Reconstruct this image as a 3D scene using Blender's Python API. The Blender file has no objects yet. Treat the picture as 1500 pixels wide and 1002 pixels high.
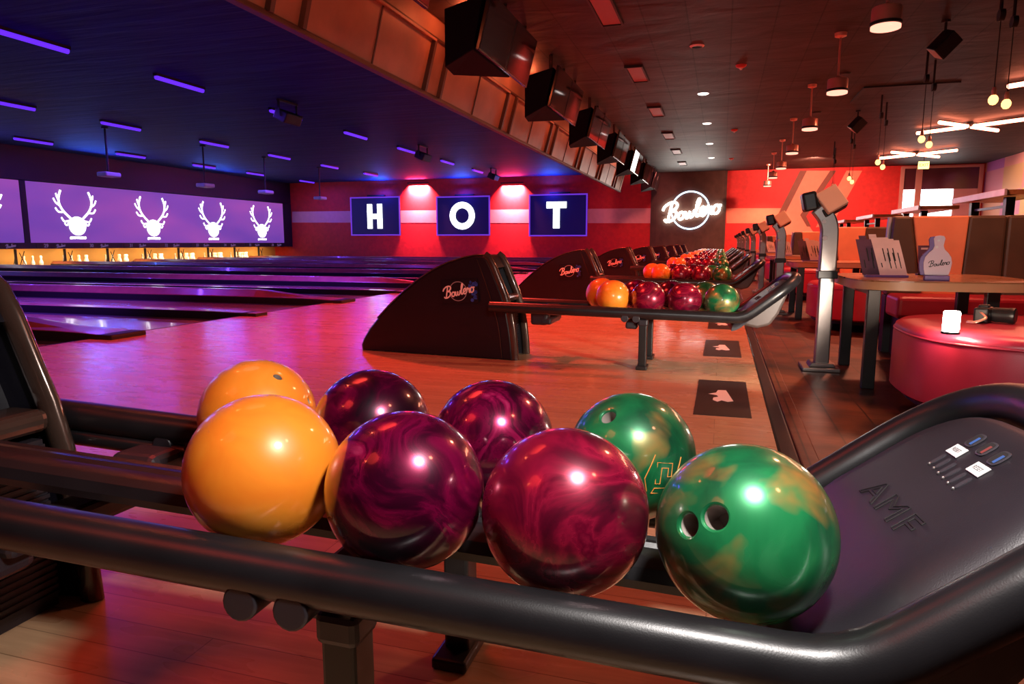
import bpy, bmesh, math, random
from math import sin, cos, pi, radians, sqrt, atan2
from mathutils import Vector, Matrix, Euler, noise as mnoise
random.seed(7)
S = bpy.context.scene
COL = S.collection
V = Vector

# ------------------------------------------------------------------ camera
F_PX, YAW, PITCH, EYE = 1003.8, .2948, .1436, V((0, 0, .80))
cd = bpy.data.cameras.new('camera'); cam = bpy.data.objects.new('camera', cd); COL.objects.link(cam)
cd.sensor_width = 36; cd.lens = F_PX / 1500 * 36; cd.clip_start = .02; cd.clip_end = 200
cam.location = EYE; cam.rotation_euler = (pi / 2 - PITCH, 0, YAW)
S.camera = cam
R_ = Euler((pi / 2 - PITCH, 0, YAW)).to_matrix()

def ray(x, y): return R_ @ V(((x - 750) / F_PX, (501 - y) / F_PX, -1))
def at(x, y, axis, val):
    d = ray(x, y); return EYE + d * ((val - EYE[axis]) / d[axis])

YW, XM, ZC, PP = 32.9, -22.6, 4.0, 3.64      # far wall, pin end wall, ceiling height, lane-pair pitch
XF, XE = -5.07, .24                          # foul line, approach edge

# ------------------------------------------------------------------ mesh helpers
def B(): return bmesh.new()

def box(bm, c, s, rot=None, mat=0):
    M = Matrix.Translation(c) @ (rot.to_4x4() if rot else Matrix.Identity(4)) @ Matrix.Diagonal((s[0], s[1], s[2], 1))
    r = bmesh.ops.create_cube(bm, size=1, matrix=M)
    for v in r['verts']:
        for f in v.link_faces: f.material_index = mat
    return r['verts']

def bar(bm, a, b, r, n=12, r2=None):
    a, b = V(a), V(b); d = b - a
    M = Matrix.Translation((a + b) / 2) @ d.to_track_quat('Z', 'Y').to_matrix().to_4x4()
    bmesh.ops.create_cone(bm, cap_ends=True, segments=n, radius1=r, radius2=r if r2 is None else r2, depth=d.length, matrix=M)

def lathe(bm, prof, n=32, M=Matrix.Identity(4)):
    rings = []
    for (r, z) in prof:
        if r < 1e-6: rings.append([bm.verts.new(M @ V((0, 0, z)))])
        else: rings.append([bm.verts.new(M @ V((r * cos(2 * pi * i / n), r * sin(2 * pi * i / n), z))) for i in range(n)])
    for a, b in zip(rings, rings[1:]):
        for i in range(n):
            j = (i + 1) % n
            if len(a) == 1 and len(b) == 1: continue
            if len(a) == 1: bm.faces.new((a[0], b[j], b[i]))
            elif len(b) == 1: bm.faces.new((a[i], a[j], b[0]))
            else: bm.faces.new((a[i], a[j], b[j], b[i]))

def prism(bm, poly, lo, hi, fn=None, mat=0):
    """poly = 2D outline; extruded between lo and hi; fn(u,v,w) -> point"""
    fn = fn or (lambda u, v, w: V((u, v, w)))
    a = [bm.verts.new(fn(u, v, lo)) for u, v in poly]; b = [bm.verts.new(fn(u, v, hi)) for u, v in poly]
    fs = [bm.faces.new(a[::-1]), bm.faces.new(b)]
    n = len(poly)
    for i in range(n): fs.append(bm.faces.new((a[i], a[(i + 1) % n], b[(i + 1) % n], b[i])))
    for f in fs: f.material_index = mat
    return fs

def quad(bm, pts, mat=0):
    f = bm.faces.new([bm.verts.new(p) for p in pts]); f.material_index = mat; return f

def sweep(bm, pts, r, n=10, closed=False, up=None, flat=1.0, taper=None, cap=True):
    pts = [V(p) for p in pts]; m = len(pts); rings = []
    prev = None
    for i, p in enumerate(pts):
        if closed: t = (pts[(i + 1) % m] - pts[i - 1])
        else: t = pts[min(i + 1, m - 1)] - pts[max(i - 1, 0)]
        t.normalize()
        if up is not None: nn = up - t * up.dot(t)
        elif prev is None:
            nn = V((0, 0, 1)) if abs(t.z) < .9 else V((1, 0, 0)); nn = nn - t * nn.dot(t)
        else: nn = prev - t * prev.dot(t)
        nn.normalize(); prev = nn; bb = t.cross(nn)
        rr = r * (taper[i] if taper else 1)
        rings.append([bm.verts.new(p + nn * (rr * flat * cos(2 * pi * k / n)) + bb * (rr * sin(2 * pi * k / n))) for k in range(n)])
    for i in range(m if closed else m - 1):
        a, b = rings[i], rings[(i + 1) % m]
        for k in range(n): bm.faces.new((a[k], b[k], b[(k + 1) % n], a[(k + 1) % n]))
    if not closed and cap:
        bm.faces.new(rings[0]); bm.faces.new(rings[-1][::-1])

def rsweep(bm, pts, w, h, up):
    """rectangular section sweep; w across, h along up"""
    pts = [V(p) for p in pts]; rings = []
    for i, p in enumerate(pts):
        t = (pts[min(i + 1, len(pts) - 1)] - pts[max(i - 1, 0)]).normalized()
        s = t.cross(up).normalized(); u = s.cross(t).normalized()
        rings.append([bm.verts.new(p + s * (w / 2 * a) + u * (h / 2 * b)) for a, b in ((1, 1), (-1, 1), (-1, -1), (1, -1))])
    for a, b in zip(rings, rings[1:]):
        for k in range(4): bm.faces.new((a[k], b[k], b[(k + 1) % 4], a[(k + 1) % 4]))
    bm.faces.new(rings[0]); bm.faces.new(rings[-1][::-1])

def spline(ctrl, sub=8, closed=False):
    P = [V(p) if len(p) == 3 else V((p[0], p[1], 0)) for p in ctrl]; out = []; m = len(P)
    for i in range(m if closed else m - 1):
        p0 = P[i - 1] if (closed or i > 0) else P[0]; p1 = P[i]; p2 = P[(i + 1) % m]
        p3 = P[(i + 2) % m] if (closed or i + 2 < m) else P[-1]
        for k in range(sub):
            t = k / sub
            out.append(.5 * ((2 * p1) + (p2 - p0) * t + (2 * p0 - 5 * p1 + 4 * p2 - p3) * t * t + (3 * p1 - p0 - 3 * p2 + p3) * t ** 3))
    if not closed: out.append(P[-1])
    return out

def obj(name, bm, mats=None, parent=None, loc=None, smooth=None, bevel=0, seg=2):
    bmesh.ops.recalc_face_normals(bm, faces=bm.faces[:])
    me = bpy.data.meshes.new(name); bm.to_mesh(me); bm.free()
    if mats is not None:
        for m in (mats if isinstance(mats, (list, tuple)) else [mats]): me.materials.append(m)
    o = bpy.data.objects.new(name, me); COL.objects.link(o)
    if parent is not None: o.parent = parent
    if loc is not None: o.location = loc
    if smooth:
        me.shade_smooth()
        if smooth < 180: me.set_sharp_from_angle(angle=radians(smooth))
    if bevel:
        b = o.modifiers.new('bevel', 'BEVEL'); b.width = bevel; b.segments = seg; b.limit_method = 'ANGLE'; b.angle_limit = radians(35); b.harden_normals = False
    return o

def tag(o, label, cat, group=None):
    o['label'] = label; o['category'] = cat
    if group: o['group'] = group
    return o
def thing(name, label, cat, loc=(0, 0, 0), rot=(0, 0, 0), group=None):
    o = bpy.data.objects.new(name, None); COL.objects.link(o); o.location = loc; o.rotation_euler = rot
    o.empty_display_size = .1
    return tag(o, label, cat, group)
def struct(o): o['kind'] = 'structure'; return o
KIDS = {}
def children(o): return [c for c in o.children]
def copy_tree(o, parent=None):
    c = o.copy(); COL.objects.link(c)
    if parent is not None: c.parent = parent; c.matrix_parent_inverse = o.matrix_parent_inverse
    for ch in children(o): copy_tree(ch, c)
    return c

def text_mesh(body, size, depth=0, bold=0, align='CENTER', space=1.0):
    cu = bpy.data.curves.new('text', 'FONT'); cu.body = body; cu.size = size; cu.align_x = align; cu.align_y = 'CENTER'
    cu.extrude = depth; cu.offset = bold; cu.space_character = space; cu.resolution_u = 3
    o = bpy.data.objects.new('text', cu); COL.objects.link(o)
    dg = bpy.context.evaluated_depsgraph_get()
    me = bpy.data.meshes.new_from_object(o.evaluated_get(dg))
    bpy.data.objects.remove(o); bpy.data.curves.remove(cu)
    return me
def text_obj(name, body, size, M, mat, parent=None, depth=0, bold=0, space=1.0):
    me = text_mesh(body, size, depth, bold, space=space); me.name = name; me.materials.clear(); me.materials.append(mat)
    me.transform(M)
    o = bpy.data.objects.new(name, me); COL.objects.link(o)
    if parent is not None: o.parent = parent
    return o
def frame(o, x, y):   # matrix from origin and two axes
    x = V(x).normalized(); y = V(y); y = (y - x * y.dot(x)).normalized(); z = x.cross(y)
    return Matrix(((x.x, y.x, z.x, o[0]), (x.y, y.y, z.y, o[1]), (x.z, y.z, z.z, o[2]), (0, 0, 0, 1)))

# ------------------------------------------------------------------ materials
def mat(name, col=(.5, .5, .5), rough=.5, metal=0, coat=0, emis=None, es=0, spec=.5, coat_r=.05, trans=0, alpha=1):
    m = bpy.data.materials.new(name); m.use_nodes = True
    b = m.node_tree.nodes['Principled BSDF']
    b.inputs['Base Color'].default_value = (*col, 1); b.inputs['Roughness'].default_value = rough
    b.inputs['Metallic'].default_value = metal; b.inputs['Coat Weight'].default_value = coat
    b.inputs['Coat Roughness'].default_value = coat_r; b.inputs['Specular IOR Level'].default_value = spec
    b.inputs['Transmission Weight'].default_value = trans
    if emis: b.inputs['Emission Color'].default_value = (*emis, 1); b.inputs['Emission Strength'].default_value = es
    return m
class N:
    def __init__(s, m): s.t = m.node_tree; s.b = s.t.nodes['Principled BSDF']
    def n(s, ty, **kw):
        k = s.t.nodes.new(ty)
        for a, v in kw.items():
            if hasattr(k, a): setattr(k, a, v)
            else: k.inputs[a.replace('_', ' ')].default_value = v
        return k
    def l(s, a, b): s.t.links.new(a, b)
    def ramp(s, fac, stops):
        r = s.n('ShaderNodeValToRGB'); e = r.color_ramp.elements
        e[0].position, e[0].color = stops[0][0], (*stops[0][1], 1); e[1].position, e[1].color = stops[-1][0], (*stops[-1][1], 1)
        for p, c in stops[1:-1]: k = e.new(p); k.color = (*c, 1)
        s.l(fac, r.inputs['Fac']); return r.outputs['Color']
    def coords(s, scale=(1, 1, 1), rot=(0, 0, 0), kind='Object'):
        c = s.n('ShaderNodeTexCoord'); m = s.n('ShaderNodeMapping'); m.inputs['Scale'].default_value = scale; m.inputs['Rotation'].default_value = rot
        s.l(c.outputs[kind], m.inputs['Vector']); return m.outputs['Vector']
    def noise(s, vec, scale, detail=4, dist=0, rough=.5):
        k = s.n('ShaderNodeTexNoise'); k.inputs['Scale'].default_value = scale; k.inputs['Detail'].default_value = detail
        k.inputs['Distortion'].default_value = dist; k.inputs['Roughness'].default_value = rough
        s.l(vec, k.inputs['Vector']); return k.outputs['Fac']
    def bump(s, h, strength, dist=.01):
        k = s.n('ShaderNodeBump'); k.inputs['Strength'].default_value = strength; k.inputs['Distance'].default_value = dist
        s.l(h, k.inputs['Height']); s.l(k.outputs['Normal'], s.b.inputs['Normal'])

def planks(name, c1, c2, line, bw, bh, rough, gap=.002, coat=0, rot=0, grain=1.0, mott=None):
    m = mat(name, c1, rough, coat=coat); k = N(m); vec = k.coords(rot=(0, 0, rot))
    br = k.n('ShaderNodeTexBrick'); br.inputs['Scale'].default_value = 1; br.inputs['Brick Width'].default_value = bw; br.inputs['Row Height'].default_value = bh
    br.inputs['Mortar Size'].default_value = gap; br.inputs['Color1'].default_value = (*c1, 1); br.inputs['Color2'].default_value = (*c2, 1); br.inputs['Mortar'].default_value = (*line, 1)
    br.inputs['Bias'].default_value = 0; br.offset = .37; br.offset_frequency = 3; k.l(vec, br.inputs['Vector'])
    v2 = k.coords(scale=(1.2, 16, 1), rot=(0, 0, rot)); g = k.noise(v2, 3, 5, .4)
    mx = k.n('ShaderNodeMix', data_type='RGBA', blend_type='MULTIPLY'); mx.inputs[0].default_value = grain
    k.l(br.outputs['Color'], mx.inputs[6]); k.l(k.ramp(g, [(.3, (.72, .68, .64)), (.7, (1.12, 1.1, 1.1))]), mx.inputs[7]); out = mx.outputs[2]
    if mott:
        nz = k.noise(k.coords(scale=(1, 1, 1)), mott[0], 6, 1.2, .6); mx2 = k.n('ShaderNodeMix', data_type='RGBA', blend_type='MULTIPLY'); mx2.inputs[0].default_value = 1
        k.l(out, mx2.inputs[6]); k.l(k.ramp(nz, [(.35, mott[1]), (.65, mott[2])]), mx2.inputs[7]); out = mx2.outputs[2]
    k.l(out, k.b.inputs['Base Color'])
    nr = k.noise(k.coords(scale=(1, 3, 1)), 2.5, 3); mr = k.n('ShaderNodeMapRange'); mr.inputs['To Min'].default_value = rough * .75; mr.inputs['To Max'].default_value = rough * 1.3
    k.l(nr, mr.inputs['Value']); k.l(mr.outputs['Result'], k.b.inputs['Roughness'])
    return m

M = {}
M['approach'] = planks('maple approach', (.58, .38, .22), (.51, .32, .18), (.26, .15, .08), 2.6, .082, .27, .0012, coat=.15, grain=.55)
M['approach'].node_tree.nodes['Principled BSDF'].inputs['Coat Roughness'].default_value = .16
M['lane'] = planks('maple lane', (.50, .35, .24), (.42, .28, .18), (.2, .12, .07), 3.0, .027, .16, .0006, coat=.5)
M['lounge'] = planks('dark plank floor', (.085, .027, .012), (.05, .016, .007), (.012, .005, .003), 1.3, .17, .36, .004, rot=pi / 2, mott=(1.9, (.16, .14, .12), (2.3, 1.9, 1.4)))
M['dwood'] = planks('dark wood panel', (.075, .04, .03), (.055, .03, .023), (.02, .01, .008), 3, .2, .6, .004, rot=0)

def speck(name, c, rough, metal=0, bs=.15, sc=300, var=.25, coat=0, big=6):
    m = mat(name, c, rough, metal, coat); k = N(m); v = k.coords()
    n1 = k.noise(v, big, 4); k.l(k.ramp(n1, [(.3, tuple(x * (1 - var) for x in c)), (.7, tuple(min(1, x * (1 + var)) for x in c))]), k.b.inputs['Base Color'])
    k.bump(k.noise(v, sc, 2), bs, .001); return m
M['rail'] = speck('black satin rail', (.010, .0095, .011), .33, 0, .10, 500, .35)
M['plastic'] = speck('black moulded plastic', (.019, .016, .021), .42, 0, .22, 650, .2)
M['hood'] = speck('black hood shell', (.006, .005, .010), .40, 0, .05, 300, .2)
M['hoodtrim'] = speck('bronze black trim', (.09, .055, .042), .24, .5, .1, 400, .3, coat=.6)
M['dark'] = mat('matt black', (.012, .012, .013), .6)
M['black'] = speck('black paint', (.02, .02, .02), .35, .3, .05, 200, .2)
M['hole'] = mat('finger hole liner', (.33, .28, .25), .6)
M['red_wall'] = speck('red wall paint', (.56, .022, .024), .62, 0, .05, 60, .12)
M['stripe'] = speck('pale wall stripe', (.72, .40, .40), .6, 0, .03, 60, .05)
M['coral'] = speck('coral wall paint', (.80, .26, .17), .6, 0, .03, 60, .05)
M['brownstripe'] = speck('brown wall stripe', (.16, .05, .03), .6, 0, .03, 60, .1)
M['maroon'] = speck('maroon vinyl', (.44, .022, .05), .36, 0, .25, 260, .12)
M['orange_v'] = speck('orange vinyl', (.92, .33, .16), .42, 0, .2, 200, .06)
M['brown_v'] = speck('dark brown vinyl', (.10, .06, .035), .45, 0, .2, 200, .15)
M['steel'] = speck('brushed steel', (.30, .27, .26), .33, .8, .08, 300, .12)
M['white_edge'] = speck('pale metal edge', (.62, .60, .66), .4, .3, .05, 200, .1)
M['tan'] = speck('tan plastic shell', (.80, .52, .36), .5, 0, .05, 200, .06)
M['tabletop'] = planks('table wood', (.40, .20, .09), (.34, .16, .07), (.2, .09, .04), 1.5, .4, .28, .0005, coat=.3)
M['tableedge'] = mat('table edge band', (.52, .30, .15), .4)
M['soffit'] = speck('painted soffit board', (.27, .17, .105), .5, 0, .05, 120, .25, big=1.5)
M['soffit2'] = mat('soffit rib', (.06, .035, .025), .5)
M['cab'] = mat('matt black cabinet', (.005, .004, .007), .7, spec=.06)
M['projector'] = mat('projector shell', (.6, .6, .62), .5)
M['copper'] = mat('brushed copper', (.92, .46, .34), .28, .5)
M['glassblk'] = mat('dark screen glass', (.012, .010, .011), .06, 0, coat=.3)
M['bezel'] = mat('glossy black bezel', (.014, .013, .014), .16)
M['label'] = mat('white label', (.82, .82, .82), .5)
M['ink'] = mat('black ink', (.02, .02, .02), .6)
M['paper'] = speck('printed card', (.86, .66, .62), .5, 0, .02, 80, .1)
M['paper_d'] = speck('violet printed card', (.13, .055, .10), .5, 0, .02, 80, .15)
M['acryl'] = mat('frosted plaque', (.78, .62, .70), .25, 0, coat=.4)
M['violet_base'] = mat('violet plaque base', (.16, .08, .30), .4)
M['whitemark'] = mat('white floor marking', (.95, .94, .93), .45)
M['matblk'] = speck('dark floor decal', (.030, .020, .018), .42, 0, .1, 90, .3)
M['pin'] = mat('pin plastic', (.9, .88, .85), .3, coat=.3)
M['gutter'] = mat('grey gutter', (.05, .045, .055), .4)
M['detector'] = mat('red detector', (.55, .06, .05), .5)
M['white'] = mat('white plastic', (.75, .73, .72), .45)
M['frame'] = mat('pink painted frame', (.62, .34, .32), .5)

def emit(name, col, s, base=(.02, .02, .02)): return mat(name, base, .5, emis=col, es=s)
M['uv'] = emit('ultraviolet tube', (.125, .022, .95), 1.25)
M['neonw'] = emit('white neon', (1, .93, .82), 14)
M['neonb'] = emit('pale blue neon', (.55, .78, 1), 4.5)
M['letter'] = emit('lit letter', (.92, .95, 1), 4)
M['ledv'] = emit('violet led frame', (.20, .045, .85), .75)
M['hotpanel'] = emit('dark blue screen', (.0015, .001, .042), 1.0, (.006, .006, .03))
M['antler'] = emit('lit emblem', (.96, .97, 1), 3.2)
M['tube_r'] = emit('warm red tube', (1, .24, .13), 24)
M['bulb'] = emit('amber bulb', (1, .50, .15), 3.4)
M['pendl'] = emit('red lamp lens', (1, .36, .25), 2.2)
M['dl'] = emit('downlight lens', (1, .86, .8), 3)
M['exit'] = emit('exit sign face', (1, .78, .22), 3.0)
M['exitt'] = emit('exit letters', (.2, .5, .1), .6)
M['winlit'] = emit('bright window pane', (1, .88, .86), 6)
M['torch'] = emit('lamp head', (1, .86, .74), 60)
M['blueslot'] = emit('blue indicator', (.1, .3, 1), .5)
M['redslot'] = emit('red indicator', (1, .12, .1), .4)
M['num'] = emit('lane number', (.30, .18, .5), .35)
M['pitwall'] = mat('pit lining', (.62, .36, .12), .6)
M['tvwhite'] = emit('bright tv picture', (1, .96, .92), 2.6)  # plain white emission over the whole screen
M['decal_b'] = mat('decal black', (.012, .010, .014), .25)
M['decal_w'] = mat('decal cream', (.92, .80, .70), .5)
M['decal_ring'] = mat('decal ring', (.35, .32, .32), .5)
M['decal_blue'] = mat('decal blue', (.03, .09, .45), .4)
M['decal_red'] = mat('decal red', (.5, .04, .05), .4)

# projected screen picture
m = M['screen'] = mat('projection screen', (.05, .04, .06), .6); k = N(m)
nz = k.noise(k.coords(scale=(1, .18, .5)), 1.1, 2)
k.l(k.ramp(nz, [(.3, (.13, .045, .36)), (.5, (.20, .055, .38)), (.7, (.30, .065, .38))]), k.b.inputs['Emission Color']); k.b.inputs['Emission Strength'].default_value = 1.0

# ceiling tiles
m = M['ceil'] = mat('dark ceiling tile', (.05, .045, .045), .6, spec=.25); k = N(m); v = k.coords()
br = k.n('ShaderNodeTexBrick'); br.offset = 0; br.inputs['Scale'].default_value = 1; br.inputs['Brick Width'].default_value = .61; br.inputs['Row Height'].default_value = 1.22
br.inputs['Mortar Size'].default_value = .011; br.inputs['Color1'].default_value = (.036, .029, .027, 1); br.inputs['Color2'].default_value = (.023, .019, .018, 1); br.inputs['Mortar'].default_value = (.008, .007, .007, 1)
k.l(v, br.inputs['Vector']); nz = k.noise(k.coords(scale=(.7, 1.3, 1)), 1.1, 5, .6)
mx = k.n('ShaderNodeMix', data_type='RGBA', blend_type='MULTIPLY'); mx.inputs[0].default_value = 1; k.l(br.outputs['Color'], mx.inputs[6]); k.l(k.ramp(nz, [(.3, (.55, .55, .55)), (.7, (1.5, 1.4, 1.35))]), mx.inputs[7])
k.l(mx.outputs[2], k.b.inputs['Base Color']); k.bump(nz, .35, .08)
m = M['ceil_l'] = mat('blue glow ceiling board', (.02, .03, .085), .7, spec=.12); k = N(m)  # dark lane ceiling; the blue light falling on it is put into its colour
nz = k.noise(k.coords(scale=(.35, 3, 1)), 1.6, 5, .5); k.l(k.ramp(nz, [(.3, (.005, .014, .075)), (.7, (.011, .026, .125))]), k.b.inputs['Base Color']); k.bump(nz, .4, .05)

# mural on the right wall
m = M['mural'] = mat('mural', (.5, .3, .2), .5); k = N(m)
g = k.n('ShaderNodeTexCoord'); sx = k.n('ShaderNodeSeparateXYZ'); k.l(g.outputs['Object'], sx.inputs[0])
wn = k.n('ShaderNodeMath', operation='MULTIPLY'); wn.inputs[1].default_value = .55; k.l(sx.outputs['Y'], wn.inputs[0]); fl = k.n('ShaderNodeMath', operation='FLOOR'); k.l(wn.outputs[0], fl.inputs[0])
hz = k.n('ShaderNodeMath', operation='MULTIPLY'); hz.inputs[1].default_value = 1.1; k.l(sx.outputs['Z'], hz.inputs[0]); fz = k.n('ShaderNodeMath', operation='FLOOR'); k.l(hz.outputs[0], fz.inputs[0])
cb = k.n('ShaderNodeCombineXYZ'); k.l(fl.outputs[0], cb.inputs[0]); k.l(fz.outputs[0], cb.inputs[1])
wh = k.n('ShaderNodeTexWhiteNoise', noise_dimensions='2D'); k.l(cb.outputs[0], wh.inputs['Vector'])
up_ = k.ramp(wh.outputs['Value'], [(0, (.30, .10, .42)), (.35, (.50, .18, .40)), (.6, (.62, .28, .30)), (1, (.50, .46, .06))])
lo_ = k.ramp(wh.outputs['Value'], [(0, (.80, .36, .12)), (.5, (.78, .58, .10)), (1, (.66, .66, .14))])
st = k.n('ShaderNodeMath', operation='LESS_THAN'); st.inputs[1].default_value = .72; k.l(sx.outputs['Z'], st.inputs[0])
mx = k.n('ShaderNodeMix', data_type='RGBA'); k.l(st.outputs[0], mx.inputs[0]); k.l(up_, mx.inputs[6]); k.l(lo_, mx.inputs[7]); k.l(mx.outputs[2], k.b.inputs['Base Color'])

# pearl bowling ball finishes
def pearl(name, stops, scale, metal, rough, coat=1, seed=0, dist=2.2, warp=.35):
    m = mat(name, stops[0][1], rough, metal, coat, coat_r=.085); k = N(m); info = k.n('ShaderNodeObjectInfo')
    tc = k.n('ShaderNodeTexCoord'); ad = k.n('ShaderNodeVectorMath', operation='MULTIPLY_ADD')
    cb = k.n('ShaderNodeCombineXYZ'); 
    for i in range(3): k.l(info.outputs['Random'], cb.inputs[i])
    ad.inputs[1].default_value = (1, 1, 1); ml = k.n('ShaderNodeVectorMath', operation='SCALE'); ml.inputs['Scale'].default_value = 11 + seed; k.l(cb.outputs[0], ml.inputs[0])
    k.l(tc.outputs['Object'], ad.inputs[0]); k.l(ml.outputs[0], ad.inputs[2])
    n0 = k.n('ShaderNodeTexNoise'); n0.inputs['Scale'].default_value = scale * .6; n0.inputs['Detail'].default_value = 2; k.l(ad.outputs[0], n0.inputs['Vector'])
    wv = k.n('ShaderNodeVectorMath', operation='MULTIPLY_ADD'); wv.inputs[1].default_value = (warp,) * 3; k.l(n0.outputs['Color'], wv.inputs[0]); k.l(ad.outputs[0], wv.inputs[2])
    f = k.noise(wv.outputs[0], scale, 5, dist, .55)
    k.l(k.ramp(f, stops), k.b.inputs['Base Color'])
    mr = k.n('ShaderNodeMapRange'); mr.inputs['From Min'].default_value = .3; mr.inputs['From Max'].default_value = .7; mr.inputs['To Min'].default_value = rough * 1.35; mr.inputs['To Max'].default_value = rough * .7
    k.l(f, mr.inputs['Value']); k.l(mr.outputs['Result'], k.b.inputs['Roughness'])
    return m
M['b_orange'] = pearl('orange bowling ball', [(.25, (.86, .20, .012)), (.5, (.90, .27, .02)), (.8, (.92, .36, .05))], 9, .05, .34, .8, dist=.6, warp=.1)
M['b_purple'] = pearl('plum pearl bowling ball', [(.28, (.010, .0, .006)), (.42, (.050, .0, .016)), (.52, (.20, .002, .045)), (.58, (.075, .001, .022)), (.66, (.34, .006, .075)), (.78, (.70, .06, .20))], 6.5, .5, .25, 1, 1, 1.3, .3)
M['b_red'] = pearl('crimson pearl bowling ball', [(.30, (.025, .0, .007)), (.44, (.13, .002, .02)), (.52, (.30, .006, .038)), (.58, (.15, .002, .022)), (.66, (.36, .012, .05)), (.8, (.70, .09, .13))], 5, .4, .28, 1, 2, 1.6, .35)
m = M['b_green'] = pearl('green pearl bowling ball', [(.26, (.002, .030, .014)), (.40, (.006, .13, .045)), (.55, (.018, .25, .08)), (.68, (.05, .36, .13)), (.8, (.16, .46, .2))], 5.5, .35, .30, .9, 3, .9, .3)
k = N(m); src = k.b.inputs['Base Color'].links[0].from_socket
vec = [n for n in m.node_tree.nodes if n.type == 'VECT_MATH' and n.operation == 'MULTIPLY_ADD'][0].outputs[0]
fl = k.ramp(k.noise(vec, 9.5, 3, .5), [(.52, (0, 0, 0)), (.74, (.85, .85, .85))]); mx = k.n('ShaderNodeMix', data_type='RGBA'); k.l(fl, mx.inputs[0]); k.l(src, mx.inputs[6]); mx.inputs[7].default_value = (.52, .21, .045, 1); k.l(mx.outputs[2], k.b.inputs['Base Color'])

# ------------------------------------------------------------------ room shell
def slab(name, x0, x1, y0, y1, z, th, m):
    bm = B(); box(bm, ((x0 + x1) / 2, (y0 + y1) / 2, z - th / 2), (x1 - x0, y1 - y0, th)); return struct(obj(name, bm, m))
XR = 10.1; Y0 = -6
slab('floor', XF, XE, Y0, YW, 0, .2, M['approach'])
slab('floor_lounge', XE + .14, XR, Y0, YW, 0, .2, M['lounge'])
slab('floor_lanes', XM - 1.2, XF, Y0, YW, -.09, .11, M['dark'])
slab('ceiling', -4.05, XR, Y0, YW, ZC + .1, .1, M['ceil'])
slab('ceiling_lanes', XM - 1.2, -4.62, Y0, YW, ZC + .1, .1, M['ceil_l'])
bm = B(); box(bm, ((XM - 1.2 + XR) / 2, YW + .1, 2), (XR - XM + 1.4, .2, 4.2)); w_back = struct(obj('wall_back', bm, M['red_wall']))
bm = B(); box(bm, (XR + .1, (Y0 + YW) / 2, 2), (.2, YW - Y0, 4.2)); struct(obj('wall_right', bm, M['mural']))
bm = B(); box(bm, ((XM + XR) / 2, Y0 - .1, 2), (XR - XM + 1.4, .2, 4.2)); struct(obj('wall_front', bm, M['dark']))
bm = B(); box(bm, (XM - 1.25, (Y0 + YW) / 2, 2), (.1, YW - Y0, 4.2)); struct(obj('wall_left', bm, M['dark']))
# edge of the approach: dark nosing and red-brown edging strip
bm = B(); box(bm, (XE + .035, (Y0 + YW) / 2, -.03), (.07, YW - Y0, .066)); struct(obj('trim_1', bm, M['black'], bevel=.01))
bm = B(); box(bm, (XE + .105, (Y0 + YW) / 2, -.04), (.07, YW - Y0, .088)); struct(obj('trim_2', bm, M['lounge'], bevel=.006))
# foul line
bm = B(); box(bm, (XF + .01, (Y0 + YW) / 2, .0005), (.02, YW - Y0, .003)); struct(obj('trim_3', bm, M['dark']))

# painted graphics on the back wall
def paint(name, pix, m, proud=.004):
    pts = [at(x, y, 1, YW) for x, y in pix]; bm = B()
    prism(bm, [(p.x, min(p.z, ZC)) for p in pts], 0, proud, lambda u, v, w: V((u, YW - w, v))); return obj(name, bm, m, w_back)
paint('painted_stripe', [(428, 310), (957, 305), (957, 327), (428, 326)], M['stripe'])
paint('painted_stripe', [(1064, 305), (1166, 305), (1150, 327), (1064, 327)], M['coral'])
paint('painted_band', [(1172, 250), (1182, 250), (1144, 325), (1134, 325)], M['brownstripe'], .006)
paint('painted_band', [(1182, 250), (1216, 250), (1173, 314), (1200, 352), (1200, 388), (1150, 388), (1143, 326)], M['coral'], .005)
paint('painted_band', [(1216, 250), (1225, 250), (1181, 317), (1188, 332), (1182, 332), (1172, 315)], M['brownstripe'], .007)
paint('painted_band', [(1240, 250), (1263, 250), (1218, 330), (1195, 333)], M['coral'], .005)
# wood panel behind the neon sign
bm = B(); a, b = at(955, 250, 1, YW), at(1066, 250, 1, YW); box(bm, ((a.x + b.x) / 2, YW - .03, 2), (b.x - a.x, .06, 4.0)); struct(obj('trim_4', bm, M['dwood']))

# ------------------------------------------------------------------ script lettering
SCR = [
 [(.62, 1.95), (.52, 1.45), (.36, .75), (.22, .08)],
 [(-.35, 1.30), (-.15, 1.68), (.35, 1.98), (.9, 2.0), (1.2, 1.72), (1.08, 1.32), (.62, 1.08), (1.02, .98), (1.12, .58), (.82, .18), (.35, .0), (-.05, .1), (-.1, .32)],
 [(1.78, .78), (1.52, .76), (1.36, .42), (1.46, .08), (1.74, .06), (1.94, .36), (1.86, .68), (1.98, .72), (2.16, .7)],
 [(2.16, .76), (2.10, .34), (2.22, .06), (2.44, .22), (2.58, .72), (2.54, .28), (2.68, .06), (2.92, .24), (3.04, .74), (3.16, .62)],
 [(3.08, .3), (3.38, .98), (3.62, 1.68), (3.52, 1.92), (3.34, 1.5), (3.24, .7), (3.28, .16), (3.46, .1), (3.66, .36)],
 [(3.60, .36), (3.98, .50), (4.16, .82), (3.94, .98), (3.70, .64), (3.76, .16), (4.02, .03), (4.34, .34)],
 [(4.32, .3), (4.50, 1.0), (4.58, .74), (4.90, .80), (4.80, .36), (4.88, .08), (5.08, .26)],
 [(5.5, .90), (5.20, .86), (5.04, .46), (5.14, .08), (5.46, .06), (5.68, .4), (5.60, .80), (5.74, .84), (5.9, .78)]]
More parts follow.
